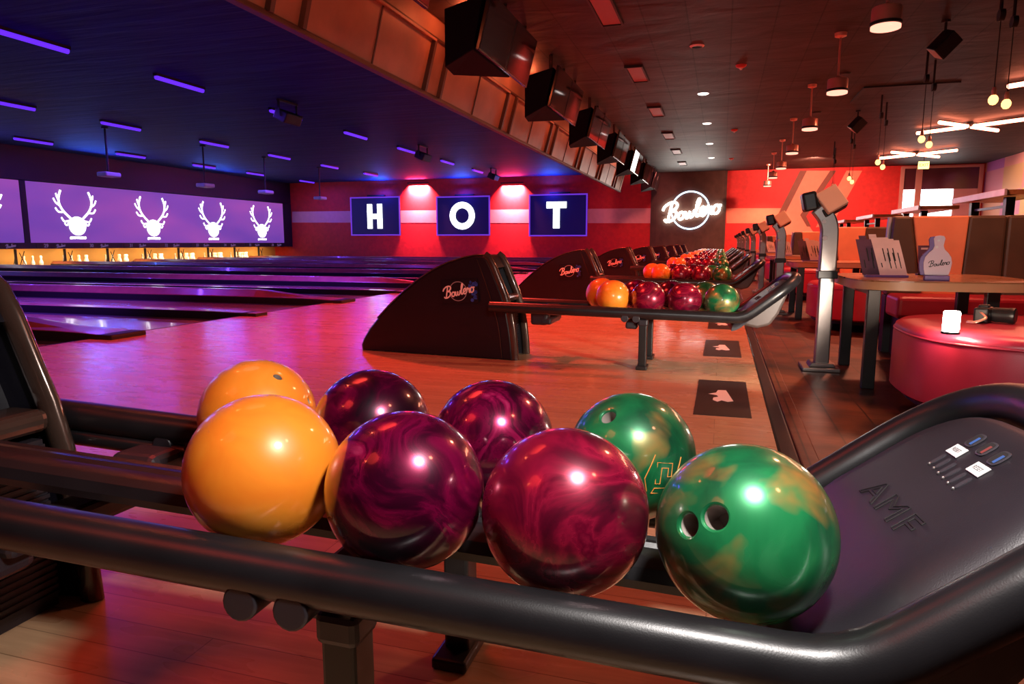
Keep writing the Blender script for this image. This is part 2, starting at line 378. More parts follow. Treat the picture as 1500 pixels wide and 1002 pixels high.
def script(bm, Mx, width, r, flat=1.0, rise=.16, n=8, sub=6):
    s = width / 6.0
    for st in SCR:
        pts = [(p.x - 2.6, p.y - .85 + rise * (p.x - 2.6)) for p in spline(st, sub)]
        P = [Mx @ V((x * s, y * s, 0)) for x, y in pts]
        sweep(bm, P, r, n, up=(Mx.to_3x3() @ V((0, 0, 1))), flat=flat)
def ring(bm, Mx, R, r, flat=1.0, n=8, m=48):
    sweep(bm, [Mx @ V((R * cos(2 * pi * i / m), R * sin(2 * pi * i / m), 0)) for i in range(m)], r, n, closed=True, up=(Mx.to_3x3() @ V((0, 0, 1))), flat=flat)

# neon sign
sc = at(1011, 308, 1, YW - .10)
sign = thing('neon_sign', 'white script neon sign with a pale blue ring on the dark wood panel', 'sign', sc)
Mx = frame((0, 0, 0), (1, 0, 0), (0, 0, 1))
bm = B(); script(bm, Matrix.Translation((0, -.03, 0)) @ Mx, 2.48, .052, 1.0); obj('script_letters', bm, M['neonw'], sign, smooth=60)
bm = B(); ring(bm, Mx, .84, .03); obj('neon_ring', bm, M['neonb'], sign, smooth=180)
bm = B()
for x, z in ((-.55, -.3), (.6, .25), (0, .84), (0, -.84)): bar(bm, (x, .0, z), (x, .048, z), .012, 8)
obj('standoff', bm, M['dark'], sign)

# ------------------------------------------------------------------ HOT panels
def letter_mesh(bm, ch, cx, cz, h, y):
    t = h * (.22 if ch == 'H' else .24)
    if ch == 'H':
        w = h * .68
        for sx in (-1, 1): box(bm, (cx + sx * (w / 2 - t / 2), y, cz), (t, .03, h))
        box(bm, (cx, y, cz), (w - 2 * t + .002, .03, t * .95))
    elif ch == 'T':
        box(bm, (cx, y, cz + h / 2 - t * .5), (h * .78, .03, t)); box(bm, (cx, y, cz - t * .48), (t * 1.05, .03, h - t * .96))
    else:
        R, m = h * .5, 40; o1 = []; 
        for i in range(m):
            a = 2 * pi * i / m; o1.append([bm.verts.new((cx + rr * cos(a) * .98, y + dy, cz + rr * sin(a))) for rr, dy in ((R, -.015), (R - t * .92, -.015), (R - t * .92, .015), (R, .015))])
        for i in range(m):
            a, b = o1[i], o1[(i + 1) % m]
            for q in range(4): bm.faces.new((a[q], a[(q + 1) % 4], b[(q + 1) % 4], b[q]))
for ch, pix, lp in (('H', ((513, 289), (587, 345)), (549, 317)), ('O', ((639, 288), (718, 345)), (677, 316)), ('T', ((775, 285), (860, 346)), (815, 315))):
    a, b = at(*pix[0], 1, YW - .06), at(*pix[1], 1, YW - .06); c = at(*lp, 1, YW - .09)
    cx, cz, w, h = (a.x + b.x) / 2, (a.z + b.z) / 2, b.x - a.x, a.z - b.z
    t = thing('letter_panel', {'H': 'dark blue panel with a lit letter H and violet frame', 'O': 'dark blue panel with a lit letter O and violet frame', 'T': 'dark blue panel with a lit letter T and violet frame'}[ch], 'sign', (cx, YW - .07, cz), group='lit letter panels on the red wall')
    bm = B(); box(bm, (0, .03, 0), (w, .06, h)); obj('panel_face', bm, M['hotpanel'], t)
    bm = B(); e = .065
    for sx in (-1, 1): box(bm, (sx * (w / 2 - e / 2), -.005, 0), (e, .04, h))
    for sz in (-1, 1): box(bm, (0, -.005, sz * (h / 2 - e / 2)), (w - 2 * e, .04, e))
    obj('led_frame', bm, M['ledv'], t)
    bm = B(); letter_mesh(bm, ch, c.x - cx, c.z - cz, 1.26 if ch != 'O' else 1.36, -.02); obj('letter', bm, M['letter'], t)
    bm = B(); box(bm, (.1, -.03, h / 2 + .05), (w * .35, .10, .08)); obj('light_bar', bm, M['dark'], t, bevel=.01)

# wall washers
for i, (px, lab) in enumerate(((612, 'pink wall washer light between the letters H and O'), (750, 'pink wall washer light between the letters O and T'))):
    p = at(px, 268, 1, YW - .1)
    t = thing('wall_washer', lab, 'light fixture', (p.x, YW - .10, p.z), group='wall washers over the letters')
    bm = B(); box(bm, (0, 0, 0), (1.15, .10, .07)); obj('housing', bm, M['dark'], t, bevel=.01)
    bm = B(); box(bm, (0, .09, 0), (.3, .08, .05)); obj('bracket', bm, M['dark'], t)

# ------------------------------------------------------------------ pin end wall (masking unit)
LZ = -.03     # lane surface
bm = B()
TOPZ = at(45, 265, 0, XM).z; BOTZ = at(45, 356, 0, XM).z
def yat(px): return at(px, 355, 0, XM).y
yA, yB, yC, yD = yat(-330), yat(37), yat(45), yat(417)
# upper dark fascia, lower bar with lane numbers, posts
box(bm, (XM - .1, (Y0 + YW) / 2, (TOPZ + ZC) / 2 + .02), (.2, YW - Y0, ZC - TOPZ))
box(bm, (XM - .1, (Y0 + YW) / 2, (BOTZ + .60) / 2), (.2, YW - Y0, BOTZ - .60))
box(bm, (XM - .1, (yB + yC) / 2, (TOPZ + BOTZ) / 2), (.22, yC - yB, TOPZ - BOTZ))
box(bm, (XM - .1, (yD + YW) / 2, (TOPZ + BOTZ) / 2), (.22, YW - yD, TOPZ - BOTZ))
struct(obj('wall_pinend', bm, mat('navy fascia', (.006, .008, .018), .6)))

# coved corner between mask fascia and back wall
def screen(y0, y1, lab, ys):
    t = thing('projection_screen', lab, 'screen', (XM - .06, (y0 + y1) / 2, (TOPZ + BOTZ) / 2))
    bm = B(); box(bm, (0, 0, 0), (.08, y1 - y0 - .02, TOPZ - BOTZ - .02)); obj('picture', bm, M['screen'], t)
    s = 1.95
    for yc in ys:
        bm = B(); Mx = frame((.052, yc - (y0 + y1) / 2, -.08), (0, 1, 0), (0, 0, 1)) @ Matrix.Scale(s, 4)
        # bowling ball body
        lathe(bm, [(0, -.012), (.150, -.012), (.153, 0), (.150, .012), (0, .012)], 36, Mx @ Matrix.Translation((0, -.18, 0)) @ Matrix.Diagonal((1.15, 1.14, 1, 1)))
        for sx in (-1, 1):
            def st(c, r):
                p = spline([(sx * x, y) for x, y in c], 6); sweep(bm, [Mx @ V((q.x, q.y, 0)) for q in p], r * .78 * s, 8, up=V((1, 0, 0)), flat=.5)
            st([(.12, -.05), (.26, .08), (.33, .20), (.34, .32), (.29, .46)], .026)
            st([(.335, .25), (.37, .33), (.385, .40)], .018)
            st([(.31, .17), (.40, .23), (.445, .31)], .019)
            st([(.24, .07), (.36, .07), (.42, .14)], .020)
            st([(.14, -.08), (.26, -.10), (.315, -.03)], .020)
            st([(.16, -.10), (.22, -.17), (.26, -.13)], .018)
        obj('antler_emblem', bm, M['antler'], t, smooth=60)
        Mx = frame((.045, yc - (y0 + y1) / 2, -.86), (0, 1, 0), (0, 0, 1))
        text_obj('caption', '#BOWLERO', .115, Mx, M['antler'], t, depth=.004, bold=.008, space=1.1)
ey = [yat(x) for x in (116, 227, 315, 385)]
dy = (ey[-1] - ey[0]) / 3
screen(yC, yD, 'wide violet projection screen with four antlered ball emblems above lanes 29 to 36', [ey[0] + dy * i for i in range(4)])
screen(yB - 4 * dy, yB, 'violet projection screen cut by the left edge beyond the dark post', [ey[0] - .02 - dy * (i + 1) for i in range(2)])

# lanes
LP = PP / 2
lane_y = [(.97 + PP * k + s * LP / 2, k, s) for k in range(0, 9) for s in (-1, 1)]
numy = {29 + i: .97 + PP * 5 - LP / 2 + LP * i + .14 for i in range(-1, 8)}      # number plates sit a little past the lane centres
NAMES = ['nearest', 'second', 'third', 'fourth', 'fifth', 'sixth', 'seventh', 'eighth', 'ninth', 'tenth', 'eleventh', 'twelfth', 'thirteenth', 'fourteenth', 'fifteenth', 'sixteenth', 'seventeenth', 'eighteenth']
lane_obj = None
LX0 = XM - .9
for i, (y, k, s) in enumerate(lane_y[1:]):
    lab = 'polished maple bowling lane, %s of the lanes counted from the camera' % NAMES[i]
    if lane_obj is None:
        lane_obj = thing('bowling_lane', lab, 'bowling lane', (0, y, 0), group='bowling lanes')
        bm = B(); box(bm, ((XF + LX0) / 2, 0, LZ - .02), (XF - LX0, 1.06, .04)); obj('lane_bed', bm, M['lane'], lane_obj)
        for sy in (-1, 1):
            bm = B(); m_ = 8; y0_ = sy * .632; rr = .088
            rows = [[bm.verts.new((x, y0_ + rr * cos(pi + pi * j / m_), LZ - .005 + rr * .5 * sin(pi + pi * j / m_))) for j in range(m_ + 1)] for x in (XF - .02, LX0)]
            for j in range(m_): bm.faces.new((rows[0][j], rows[0][j + 1], rows[1][j + 1], rows[1][j]))
            g = obj('gutter', bm, M['gutter'], lane_obj, smooth=180)
        bm = B()
        for ax, ay in ((0, 0), (-.18, .16), (-.18, -.16), (-.36, .32), (-.36, -.32)):
            prism(bm, [(-.5, 0), (0, .05), (0, -.05)], 0, .001, lambda u, v, w, ax=ax, ay=ay: V((XF - 4.3 - ax * -1 * 2.2 + u * .35, ay * 1.2 + v * .6, LZ + .001 + w)))
        obj('aiming_arrow', bm, M['ink'], lane_obj)
    else:
        o = copy_tree(lane_obj); o.location.y = y; o['label'] = lab

# lane dividers
def divider(bm, w, ramp):
    zt = .15 if ramp else .045
    prof = [(XF + .22, -.06), (XF + .22, .035), (XF - .10, .05 if ramp else .04), (XF - .40, .07 if ramp else .045), (XF - 1.15, zt), (XF - 1.5, zt), (LX0 + .3, zt), (LX0 + .3, -.08)]
    rows = []
    for u, v in prof[1:-1]:
        zs = min(v, .055) if ramp else v
        rows.append([bm.verts.new((u, -w / 2, -.07)), bm.verts.new((u, -w / 2, zs)), bm.verts.new((u, -w / 5, v)), bm.verts.new((u, w / 5, v)), bm.verts.new((u, w / 2, zs)), bm.verts.new((u, w / 2, -.07))])
    for a, b in zip(rows, rows[1:]):
        for q in range(5): f = bm.faces.new((a[q], a[q + 1], b[q + 1], b[q])); f.material_index = 1 if q in (0, 4) else 0
    bm.faces.new(rows[0]).material_index = 1; bm.faces.new(rows[-1][::-1]).material_index = 1
m = M['div'] = speck('varnished divider top', (.30, .10, .07), .30, 0, .05, 100, .2, coat=.2)
n_div = 0
for k in range(1, 9):
    yc = .97 + PP * k
    o = B(); divider(o, .36, True); d = obj('ball_return_capping', o, [M['div'], M['dark']], None, (0, yc, 0), bevel=.012)
    tag(d, 'raised ball return capping between lanes, %s wide one from the camera' % NAMES[k - 1], 'lane divider', 'wide cappings between the lanes')
    o = B(); box(o, (XF + .03, 0, -.012), (.44, .37, .105)); obj('end_bumper', o, M['dark'], d, bevel=.015)
for k in range(0, 9):
    yc = .97 + PP * (k + .5)
    if yc > YW - .6: continue
    o = B(); divider(o, .20, False); d = obj('lane_divider', o, [M['div'], M['dark']], None, (0, yc, 0), bevel=.008)
    tag(d, 'low narrow divider between two lane gutters, %s narrow one from the camera' % NAMES[k], 'lane divider', 'narrow dividers between the lanes')
    o = B(); box(o, (XF - .10, 0, -.012), (.42, .21, .10)); obj('end_bumper', o, M['dark'], d, bevel=.01)

# pit: lining, partitions, pins, number plates
bm = B()
box(bm, (XM - 1.15, (Y0 + YW) / 2, .28), (.05, YW - Y0, .75)); box(bm, (XM - .6, (Y0 + YW) / 2, .64), (1.1, YW - Y0, .04))
struct(obj('trim_5', bm, M['pitwall']))
for n, y in numy.items():
    yb = y - .14 - LP / 2 + .05
    t = thing('pit_partition', 'black pit side partition left of lane number %d' % n, 'partition', (XM - .35, yb - .05, LZ), group='partitions between the pin decks')
    bm = B(); box(bm, (.26, 0, .32), (.10, .03, .60)); obj('side_board', bm, M['dark'], t)
    bm = B()
    for (a, b) in (((.28, .1, .05), (.28, .30, .55)), ((.28, .32, .05), (.28, .12, .50)), ((.28, -.1, .1), (.28, .0, .58))): bar(bm, a, b, .014, 6)
    obj('rod', bm, M['dark'], t)
pin0 = None
prof = [(0, 0), (.026, 0), (.030, .01), (.045, .06), (.0585, .114), (.057, .14), (.045, .19), (.028, .235), (.0228, .258), (.0240, .29), (.031, .335), (.0312, .352), (.024, .374), (.010, .3805), (0, .381)]
pn = 0
POS = [(0, 0, 'head pin'), (1, -1, 'left pin of the second row'), (1, 1, 'right pin of the second row'), (2, -2, 'left pin of the third row'), (2, 0, 'middle pin of the third row'), (2, 2, 'right pin of the third row'), (3, -3, 'outer left pin of the back row'), (3, -1, 'inner left pin of the back row'), (3, 1, 'inner right pin of the back row'), (3, 3, 'outer right pin of the back row')]
for n in range(28, 36):
    y = numy[n] - .14
    for rw, cl, nm in POS:
        lab = 'white bowling pin on lane %d, %s' % (n, nm)
        if pin0 is None:
            bm = B(); lathe(bm, prof, 14); pin0 = obj('bowling_pin', bm, M['pin'], None, smooth=180); o = pin0
        else: o = pin0.copy(); COL.objects.link(o)
        o.location = (XM - .10 - rw * .20, y + cl * .1524, LZ); tag(o, lab, 'bowling pin', 'pins standing in the lit pits')
for n, y in numy.items():
    t = thing('lane_number_plate', 'dark plate with lane number %d under the projection screens' % n, 'sign', (XM + .006, y, (BOTZ + .60) / 2), group='lane number plates')
    bm = B(); box(bm, (-.002, .2, 0), (.008, 1.1, BOTZ - .62)); obj('plate', bm, M['dark'], t)
    text_obj('number', str(n), .17, frame((.006, 0, 0), (0, 1, 0), (0, 0, 1)), M['num'], t, bold=.004)
    bm = B(); script(bm, frame((.006, .55, 0), (0, 1, 0), (0, 0, 1)), .34, .011, .3, n=5, sub=3); obj('script_logo', bm, M['num'], t)

# ------------------------------------------------------------------ ultraviolet tubes, projectors, stage lights on the lane ceiling
uvp = None; c_ = {}
ROW = {-10.45: 'row nearest the soffit', -15.7: 'middle row', -20.6: 'row nearest the pins'}
for rx, ys in ((-10.45, [5.1, 8.6, 11.7, 15.2, 18.6, 22.0, 25.7, 29.2]), (-15.7, [8.6, 12.2, 15.3, 18.9, 22.3, 25.7, 29.2]), (-20.6, [16.7, 20.4, 24.1, 27.4, 31.5])):
    for i, y in enumerate(ys):
        lab = 'violet ultraviolet tube light on the lane ceiling, %s, %s along' % (ROW[rx], NAMES[i].replace('nearest', 'first'))
        if uvp is None:
            uvp = thing('tube_light', lab, 'tube light', group='ultraviolet tubes over the lanes')
            bm = B(); box(bm, (0, 0, -.025), (.09, 1.3, .05)); obj('fitting', bm, M['dark'], uvp)
            bm = B(); bar(bm, (0, -.62, -.075), (0, .62, -.075), .045, 12); obj('tube', bm, M['uv'], uvp, smooth=60)
            o = uvp
        else: o = copy_tree(uvp)
        o['label'] = lab; o.location = (rx, y, ZC)
pj = None
for i, y in enumerate((15.6, 19.4, 22.6, 26.3)):
    lab = 'white projector hanging on a black pole, %s of four from the left' % NAMES[i].replace('nearest', 'first')
    if pj is None:
        pj = thing('projector', lab, 'projector', group='projectors facing the screens')
        bm = B(); bar(bm, (0, 0, 0), (0, 0, -1.22), .028, 10); obj('pole', bm, M['dark'], pj)
        bm = B(); bar(bm, (0, 0, 0), (0, 0, -.05), .09, 14); obj('ceiling_plate', bm, M['dark'], pj)
        bm = B(); box(bm, (0, .02, -1.30), (.36, .52, .13)); obj('body', bm, M['projector'], pj, bevel=.04, seg=3)
        bm = B(); bar(bm, (-.17, -.08, -1.30), (-.21, -.08, -1.30), .045, 14); obj('lens', bm, M['glassblk'], pj); o = pj
    else: o = copy_tree(pj)
    o['label'] = lab; o.location = (-16.6, y, ZC)
sl = None
for i, (y, lab) in enumerate(((14.1, 'black flood light under the lane ceiling, nearest of the three'), (21.6, 'black flood light under the lane ceiling, middle of the three'), (29.0, 'black flood light under the lane ceiling, farthest of the three near the red wall'))):
    if sl is None:
        sl = thing('flood_light', lab, 'light fixture', group='flood lights over the lanes')
        bm = B(); box(bm, (0, 0, -.35), (.34, .62, .24), Euler((0, radians(25), 0)).to_matrix()); obj('lamp_body', bm, M['dark'], sl, bevel=.03)
        bm = B()
        for sy in (-1, 1): box(bm, (0, sy * .34, -.18), (.05, .02, .36))
        box(bm, (0, 0, -.02), (.08, .70, .04)); obj('yoke', bm, M['dark'], sl)
        bm = B(); box(bm, (.05, .3, -.32), (.02, .05, .03)); obj('indicator', bm, M['uv'], sl); o = sl
    else: o = copy_tree(sl)
    o['label'] = lab; o.location = (-9.65, y, ZC)

# ------------------------------------------------------------------ soffit with ribbed boards
SB, ST = V((-4.33, 0, 3.0)), V((-4.13, 0, 3.74))
SY0, SY1 = Y0, 30.4
bm = B()
prism(bm, [(SB.x, SB.z), (ST.x, ST.z), (-4.07, ZC + .1), (-4.62, ZC + .1), (SB.x - .06, SB.z)], SY0, SY1, lambda u, v, w: V((u, w, v)))
soff = struct(obj('trim_6', bm, M['soffit']))
bm = B(); box(bm, (SB.x - .02, (SY0 + SY1) / 2, SB.z + .0), (.10, SY1 - SY0, .06)); obj('bottom_rail', bm, M['soffit2'], soff, bevel=.01)
bm = B(); box(bm, (ST.x + .02, (SY0 + SY1) / 2, ST.z), (.05, SY1 - SY0, .03)); obj('top_ledge', bm, M['soffit2'], soff)
d = (ST - SB); L = d.length; d.normalize(); nrm = V((d.z, 0, -d.x)); rot = Matrix((nrm, V((0, 1, 0)), d)).transposed()
y = 2.4
bm = B(); bm2 = B()
while y < SY1:
    for yy, wd in ((y, .07), (y + .55, .07)):
        if yy < SY1: box(bm, SB + d * (L / 2) + V((0, yy, 0)) + nrm * .03, (.07, wd, L - .05), rot)
    if y + 2.1 < SY1: box(bm, SB + d * (L / 2) + V((0, y + 2.1, 0)) + nrm * .004, (.02, .03, L - .05), rot)
    if y + .55 + 3.1 < SY1 + 3:
        y1 = min(y + PP, SY1)
        box(bm2, SB + d * (L - .02) + V((0, (y + .55 + y1) / 2, 0)) + nrm * .035, (.06, y1 - y - .55, .03), rot)
    y += PP
obj('rib', bm, M['soffit2'], soff, bevel=.004); obj('ledge_strip', bm2, M['soffit'], soff)

# ------------------------------------------------------------------ televisions in pairs
mount0 = None; tv0 = None
TX0, TZ0, TX1, TZ1 = -2.97, 3.14, -2.80, 3.80
tdir = V((TX1 - TX0, 0, TZ1 - TZ0)); TL = tdir.length; tdir.normalize(); tn = V((tdir.z, 0, -tdir.x)); trot = Matrix((tn, V((0, 1, 0)), tdir)).transposed()
for k in range(-1, 7):
    yb = 8.3 + PP * k - (0 if k > -1 else .05)
    nm = NAMES[k + 1]
    lab = 'black hanging bracket box behind two televisions, %s along the soffit' % nm.replace('nearest', 'first')
    if mount0 is None:
        mount0 = thing('television_mount', lab, 'tv mount', group='television mounts along the soffit')
        bm = B(); q_ = [(-3.03, .02), (-3.40, .02), (-3.46, .45), (-3.03, 1.55)]
        lo_ = [bm.verts.new((x, y, 3.15 if x > -3.1 else 2.97)) for x, y in q_]; hi_ = [bm.verts.new((x + (.14 if x > -3.1 else 0), y, 3.78 if x > -3.1 else 3.66)) for x, y in q_]
        bm.faces.new(lo_); bm.faces.new(hi_[::-1])
        for i_ in range(4): bm.faces.new((lo_[i_], lo_[(i_ + 1) % 4], hi_[(i_ + 1) % 4], hi_[i_]))
        obj('cabinet', bm, M['cab'], mount0, bevel=.012)
        for yy in (.10, 1.09, 2.08):
            bm = B(); bar(bm, (-2.955, yy, 3.62), (-2.955, yy, ZC), .032, 12); obj('hanger_pole', bm, M['hoodtrim'], mount0, smooth=50)
        m_o = mount0
    else: m_o = copy_tree(mount0)
    m_o['label'] = lab; m_o.location = (0, yb, 0)
    for j in range(2):
        lab = 'black flat television, %s of the %s pair along the soffit' % (('left', 'right')[j], nm.replace('nearest', 'first'))
        if k == 4 and j == 0: lab = 'bright white lit television near the far end of the soffit'
        if tv0 is None:
            tv0 = thing('television', lab, 'television', group='televisions along the soffit')
            bm = B(); c = V((TX0, 0, TZ0)) + tdir * (TL / 2); box(bm, c, (.05, 1.07, TL), trot); obj('casing', bm, M['bezel'], tv0, bevel=.008)
            bm = B(); box(bm, c + tn * .026, (.004, 1.02, TL - .05), trot); obj('screen', bm, M['glassblk'], tv0); o = tv0
        else: o = copy_tree(tv0)
        if k == 4 and j == 0:
            for ch in o.children:
                if ch.name.startswith('screen'): ch.data = ch.data.copy(); ch.data.materials[0] = M['tvwhite']
        o['label'] = lab; o.location = (0, yb + .54 + 1.09 * j, 0); o.rotation_euler.z = radians((2.5, -2.5)[j]) if False else 0

# ------------------------------------------------------------------ lounge ceiling items
pd = None
for i in range(7):
    y = 8.5 + 3.87 * i
    lab = 'copper cylinder pendant lamp on a rod with red glow, %s in the row' % NAMES[i]
    if pd is None:
        pd = thing('pendant_lamp', lab, 'pendant lamp', group='row of copper pendants over the lounge')
        bm = B(); lathe(bm, [(0, 0), (.09, 0), (.085, -.05), (.03, -.07), (0, -.07)], 20); obj('ceiling_rose', bm, M['copper'], pd, smooth=40)
        bm = B(); bar(bm, (0, 0, -.06), (0, 0, -.66), .017, 10); obj('rod', bm, M['copper'], pd, smooth=40)
        bm = B(); lathe(bm, [(0, -.62), (.03, -.64), (.06, -.67), (.145, -.68), (.15, -.70), (.15, -.835)], 28); obj('lamp_body', bm, M['copper'], pd, smooth=40)
        bm = B(); lathe(bm, [(.148, -.83), (.163, -.835), (.163, -.865), (.150, -.87)], 28); obj('black_band', bm, M['dark'], pd, smooth=40)
        bm = B(); lathe(bm, [(.150, -.868), (.150, -.90), (.135, -.905), (0, -.905)], 28); obj('lens', bm, M['pendl'], pd, smooth=40); o = pd
    else: o = copy_tree(pd)
    q = at(*((1297, 43), (1226, 138), (1186, 191), (1160, 226), (1144, 248), (1132, 261.5), (1124, 273.5))[i], 2, ZC - .905)
    o['label'] = lab; o.location = (q.x, min(q.y, YW - .4), ZC)
dl = None
for i, y in enumerate((12.2, 16.0, 19.9, 23.9, 27.8)):
    lab = 'round white recessed downlight in the dark ceiling, %s in the row' % NAMES[i]
    if dl is None:
        dl = thing('downlight', lab, 'downlight', group='recessed downlights over the approach')
        bm = B(); lathe(bm, [(.085, -.02), (.11, -.012), (.12, 0), (.085, .0), (.08, -.003)], 24); obj('rim', bm, M['white'], dl, smooth=60)
        bm = B(); lathe(bm, [(0, -.004), (.083, -.004)], 24); obj('lens', bm, M['glassblk'], dl); o = dl
    else: o = copy_tree(dl)
    if i in (1, 2, 3, 4):
        for ch in o.children:
            if ch.name.startswith('rim'): ch.data = ch.data.copy(); ch.data.materials[0] = M['dl']
    o['label'] = lab; o.location = (-.53, y, ZC)
sd = None
for i, y in enumerate((13.7, 21.2, 28.2)):
    lab = 'red round smoke detector on the dark ceiling, %s of three' % ('nearest', 'middle', 'farthest')[i]
    if sd is None:
        sd = thing('smoke_detector', lab, 'smoke detector', group='red smoke detectors')
        bm = B(); lathe(bm, [(0, -.05), (.05, -.05), (.085, -.03), (.10, 0), (0, 0)], 20); obj('housing', bm, M['detector'], sd, smooth=40)
        bm = B(); lathe(bm, [(0, -.085), (.02, -.08), (.028, -.05), (0, -.05)], 12); obj('sensor', bm, M['white'], sd); o = sd
    else: o = copy_tree(sd)
    o['label'] = lab; o.location = (.195, y, ZC)
lp = None
for i, y in enumerate((10.0, 13.75, 17.7, 21.7, 25.5, 29.3)):
    lab = 'small pale pink rectangular panel set into the ceiling, %s in the row' % NAMES[i]
    if lp is None:
        lp = thing('ceiling_panel', lab, 'ceiling panel', group='pale ceiling panels beside the televisions')
        bm = B(); box(bm, (0, 0, -.012), (.26, 1.18, .03)); obj('panel', bm, mat('pale pink panel', (.26, .13, .13), .5), lp)
        bm = B()
        for sx in (-1, 1): box(bm, (sx * .15, 0, -.02), (.03, 1.26, .05))
        for sy in (-1, 1): box(bm, (0, sy * .61, -.02), (.30, .03, .05))
        obj('rim', bm, M['dark'], lp); o = lp
    else: o = copy_tree(lp)
    o['label'] = lab; o.location = (-1.68, y, ZC)
cs = None
for i, (x, y) in enumerate(((2.15, 11.3), (2.1, 14.9), (2.1, 19.0))):
    lab = 'small dark round ceiling speaker, %s of three' % ('nearest', 'middle', 'farthest')[i]
    bm = B(); lathe(bm, [(0, -.03), (.09, -.028), (.12, 0), (0, 0)], 20)
    if cs is None: cs = obj('ceiling_speaker', bm, M['dark'], None, smooth=40); o = cs
    else: bm.free(); o = cs.copy(); COL.objects.link(o)
    tag(o, lab, 'speaker', 'round ceiling speakers'); o.location = (x, y, ZC)

# cross shaped tube lights
cr = None
for i, (x, y, nm) in enumerate(((6.35, 15.6, 'nearest'), (6.2, 21.7, 'second'), (6.4, 27.9, 'farthest'))):
    lab = 'glowing red and white cross of ceiling tubes, %s of three' % nm
    if cr is None:
        cr = thing('cross_light', lab, 'ceiling light', group='cross shaped ceiling tubes')
        for a in (45, 140, 225, 318):
            q = V((cos(radians(a)), sin(radians(a)), 0)); z = V((0, 0, -.12))
            bm = B(); bar(bm, q * .10 + z, q * 1.36 + z, .045, 12); t_ = obj('tube', bm, M['tube_r'], cr, smooth=50)
            bm = B(); box(bm, q * .73 + V((0, 0, -.064)), (1.28, .022, .03), Euler((0, 0, radians(a))).to_matrix()); obj('carrier', bm, M['dark'], t_)
        bm = B(); lathe(bm, [(0, -.12), (.06, -.12), (.08, -.08), (.08, 0), (0, 0)], 16); obj('hub', bm, M['dark'], cr); o = cr
    else: o = copy_tree(cr)
    o['label'] = lab; o.location = (x, y, ZC)

# pulley bulb pendants
bp = None; zb = 2.56
PX = [((1455, 145), 'left', 'nearest'), ((1474, 151), 'right', 'nearest'), ((1350, 203), 'left', 'second'), ((1361, 211), 'right', 'second'), ((1286, 237), 'left', 'third'), ((1293, 244), 'right', 'third'),
      ((1244, 261), 'left', 'fourth'), ((1248, 266), 'right', 'fourth'), ((1219, 275), 'left', 'fifth'), ((1220.5, 280), 'right', 'fifth')]
for px, side, nm in PX:
    p = at(*px, 2, zb)
    if p.y > YW - .4: p = V((p.x, YW - .5, zb))
    lab = 'glowing amber bulb hung by cord from a pulley, %s bulb of the %s pair' % (side, nm)
    if bp is None:
        bp = thing('pulley_pendant', lab, 'pendant lamp', group='amber pulley bulbs over the lounge')
        bm = B(); bar(bm, (0, 0, .08), (0, 0, ZC - zb), .006, 6); obj('cord', bm, M['dark'], bp)
        bm = B(); lathe(bm, [(0, .14), (.02, .14), (.028, .10), (.028, .04), (0, .04)], 14); obj('socket', bm, M['copper'], bp)
        bm = B(); lathe(bm, [(0, -.075), (.03, -.066), (.052, -.035), (.055, 0), (.042, .03), (.022, .05), (0, .05)], 18); obj('bulb', bm, M['bulb'], bp, smooth=180)
        bm = B(); bar(bm, (-.03, 0, .98), (.03, 0, .98), .07, 18); bar(bm, (-.008, 0, 1.05), (-.008, 0, ZC - zb), .02, 8); obj('pulley', bm, M['dark'], bp, smooth=40); o = bp
    else: o = copy_tree(bp)
    o['label'] = lab; o.location = p

# speakers on the ceiling
bx = None
for i, (x, y) in enumerate(((2.98, 11.9), (3.05, 19.1))):
    lab = ('black boxed speaker tilted down from the ceiling, nearer one above the lounge', 'black boxed speaker tilted down from the ceiling, farther one above the lounge')[i]
    if bx is None:
        bx = thing('hanging_speaker', lab, 'speaker', group='boxed speakers under the lounge ceiling')
        r_ = Euler((radians(25), radians(35), radians(30))).to_matrix()
        bm = B(); box(bm, (0, 0, -.33), (.22, .26, .34), r_); obj('cabinet', bm, M['black'], bx, bevel=.015)
        bm = B(); box(bm, V((0, 0, -.33)) + r_ @ V((0, -.135, 0)), (.19, .01, .31), r_); obj('grille', bm, M['dark'], bx)
        bm = B(); bar(bm, (0, 0, 0), (0, 0, -.22), .02, 8); bar(bm, (0, 0, 0), (0, 0, -.03), .06, 12); obj('bracket', bm, M['dark'], bx); o = bx
    else: o = copy_tree(bx)
    o['label'] = lab; o.location = (x, y, ZC)
# hatch
bm = B(); box(bm, (3.55, 17.1, ZC - .015), (1.6, 1.5, .03)); h = obj('ceiling_hatch', bm, M['ceil']); tag(h, 'large rectangular access hatch in the lounge ceiling', 'ceiling hatch')
bm = B()
for sx in (-1, 1): box(bm, (3.55 + sx * .84, 17.1, ZC - .015), (.08, 1.66, .03))
for sy in (-1, 1): box(bm, (3.55, 17.1 + sy * .79, ZC - .015), (1.6, .08, .03))
obj('hatch_frame', bm, M['dark'], h)
# exit sign
p = at(1353, 242, 2, 3.66)
ex = thing('exit_sign', 'small glowing yellow exit sign hanging before the back wall window', 'sign', p)
bm = B(); box(bm, (0, 0, 0), (.36, .06, .27)); obj('case', bm, M['exit'], ex, bevel=.01)
text_obj('letters', 'EXIT', .15, frame((0, -.032, 0), (1, 0, 0), (0, 0, 1)), M['exitt'], ex, bold=.003)
bm = B(); bar(bm, (0, 0, .13), (0, 0, ZC - p.z), .012, 8); obj('stem', bm, M['dark'], ex)

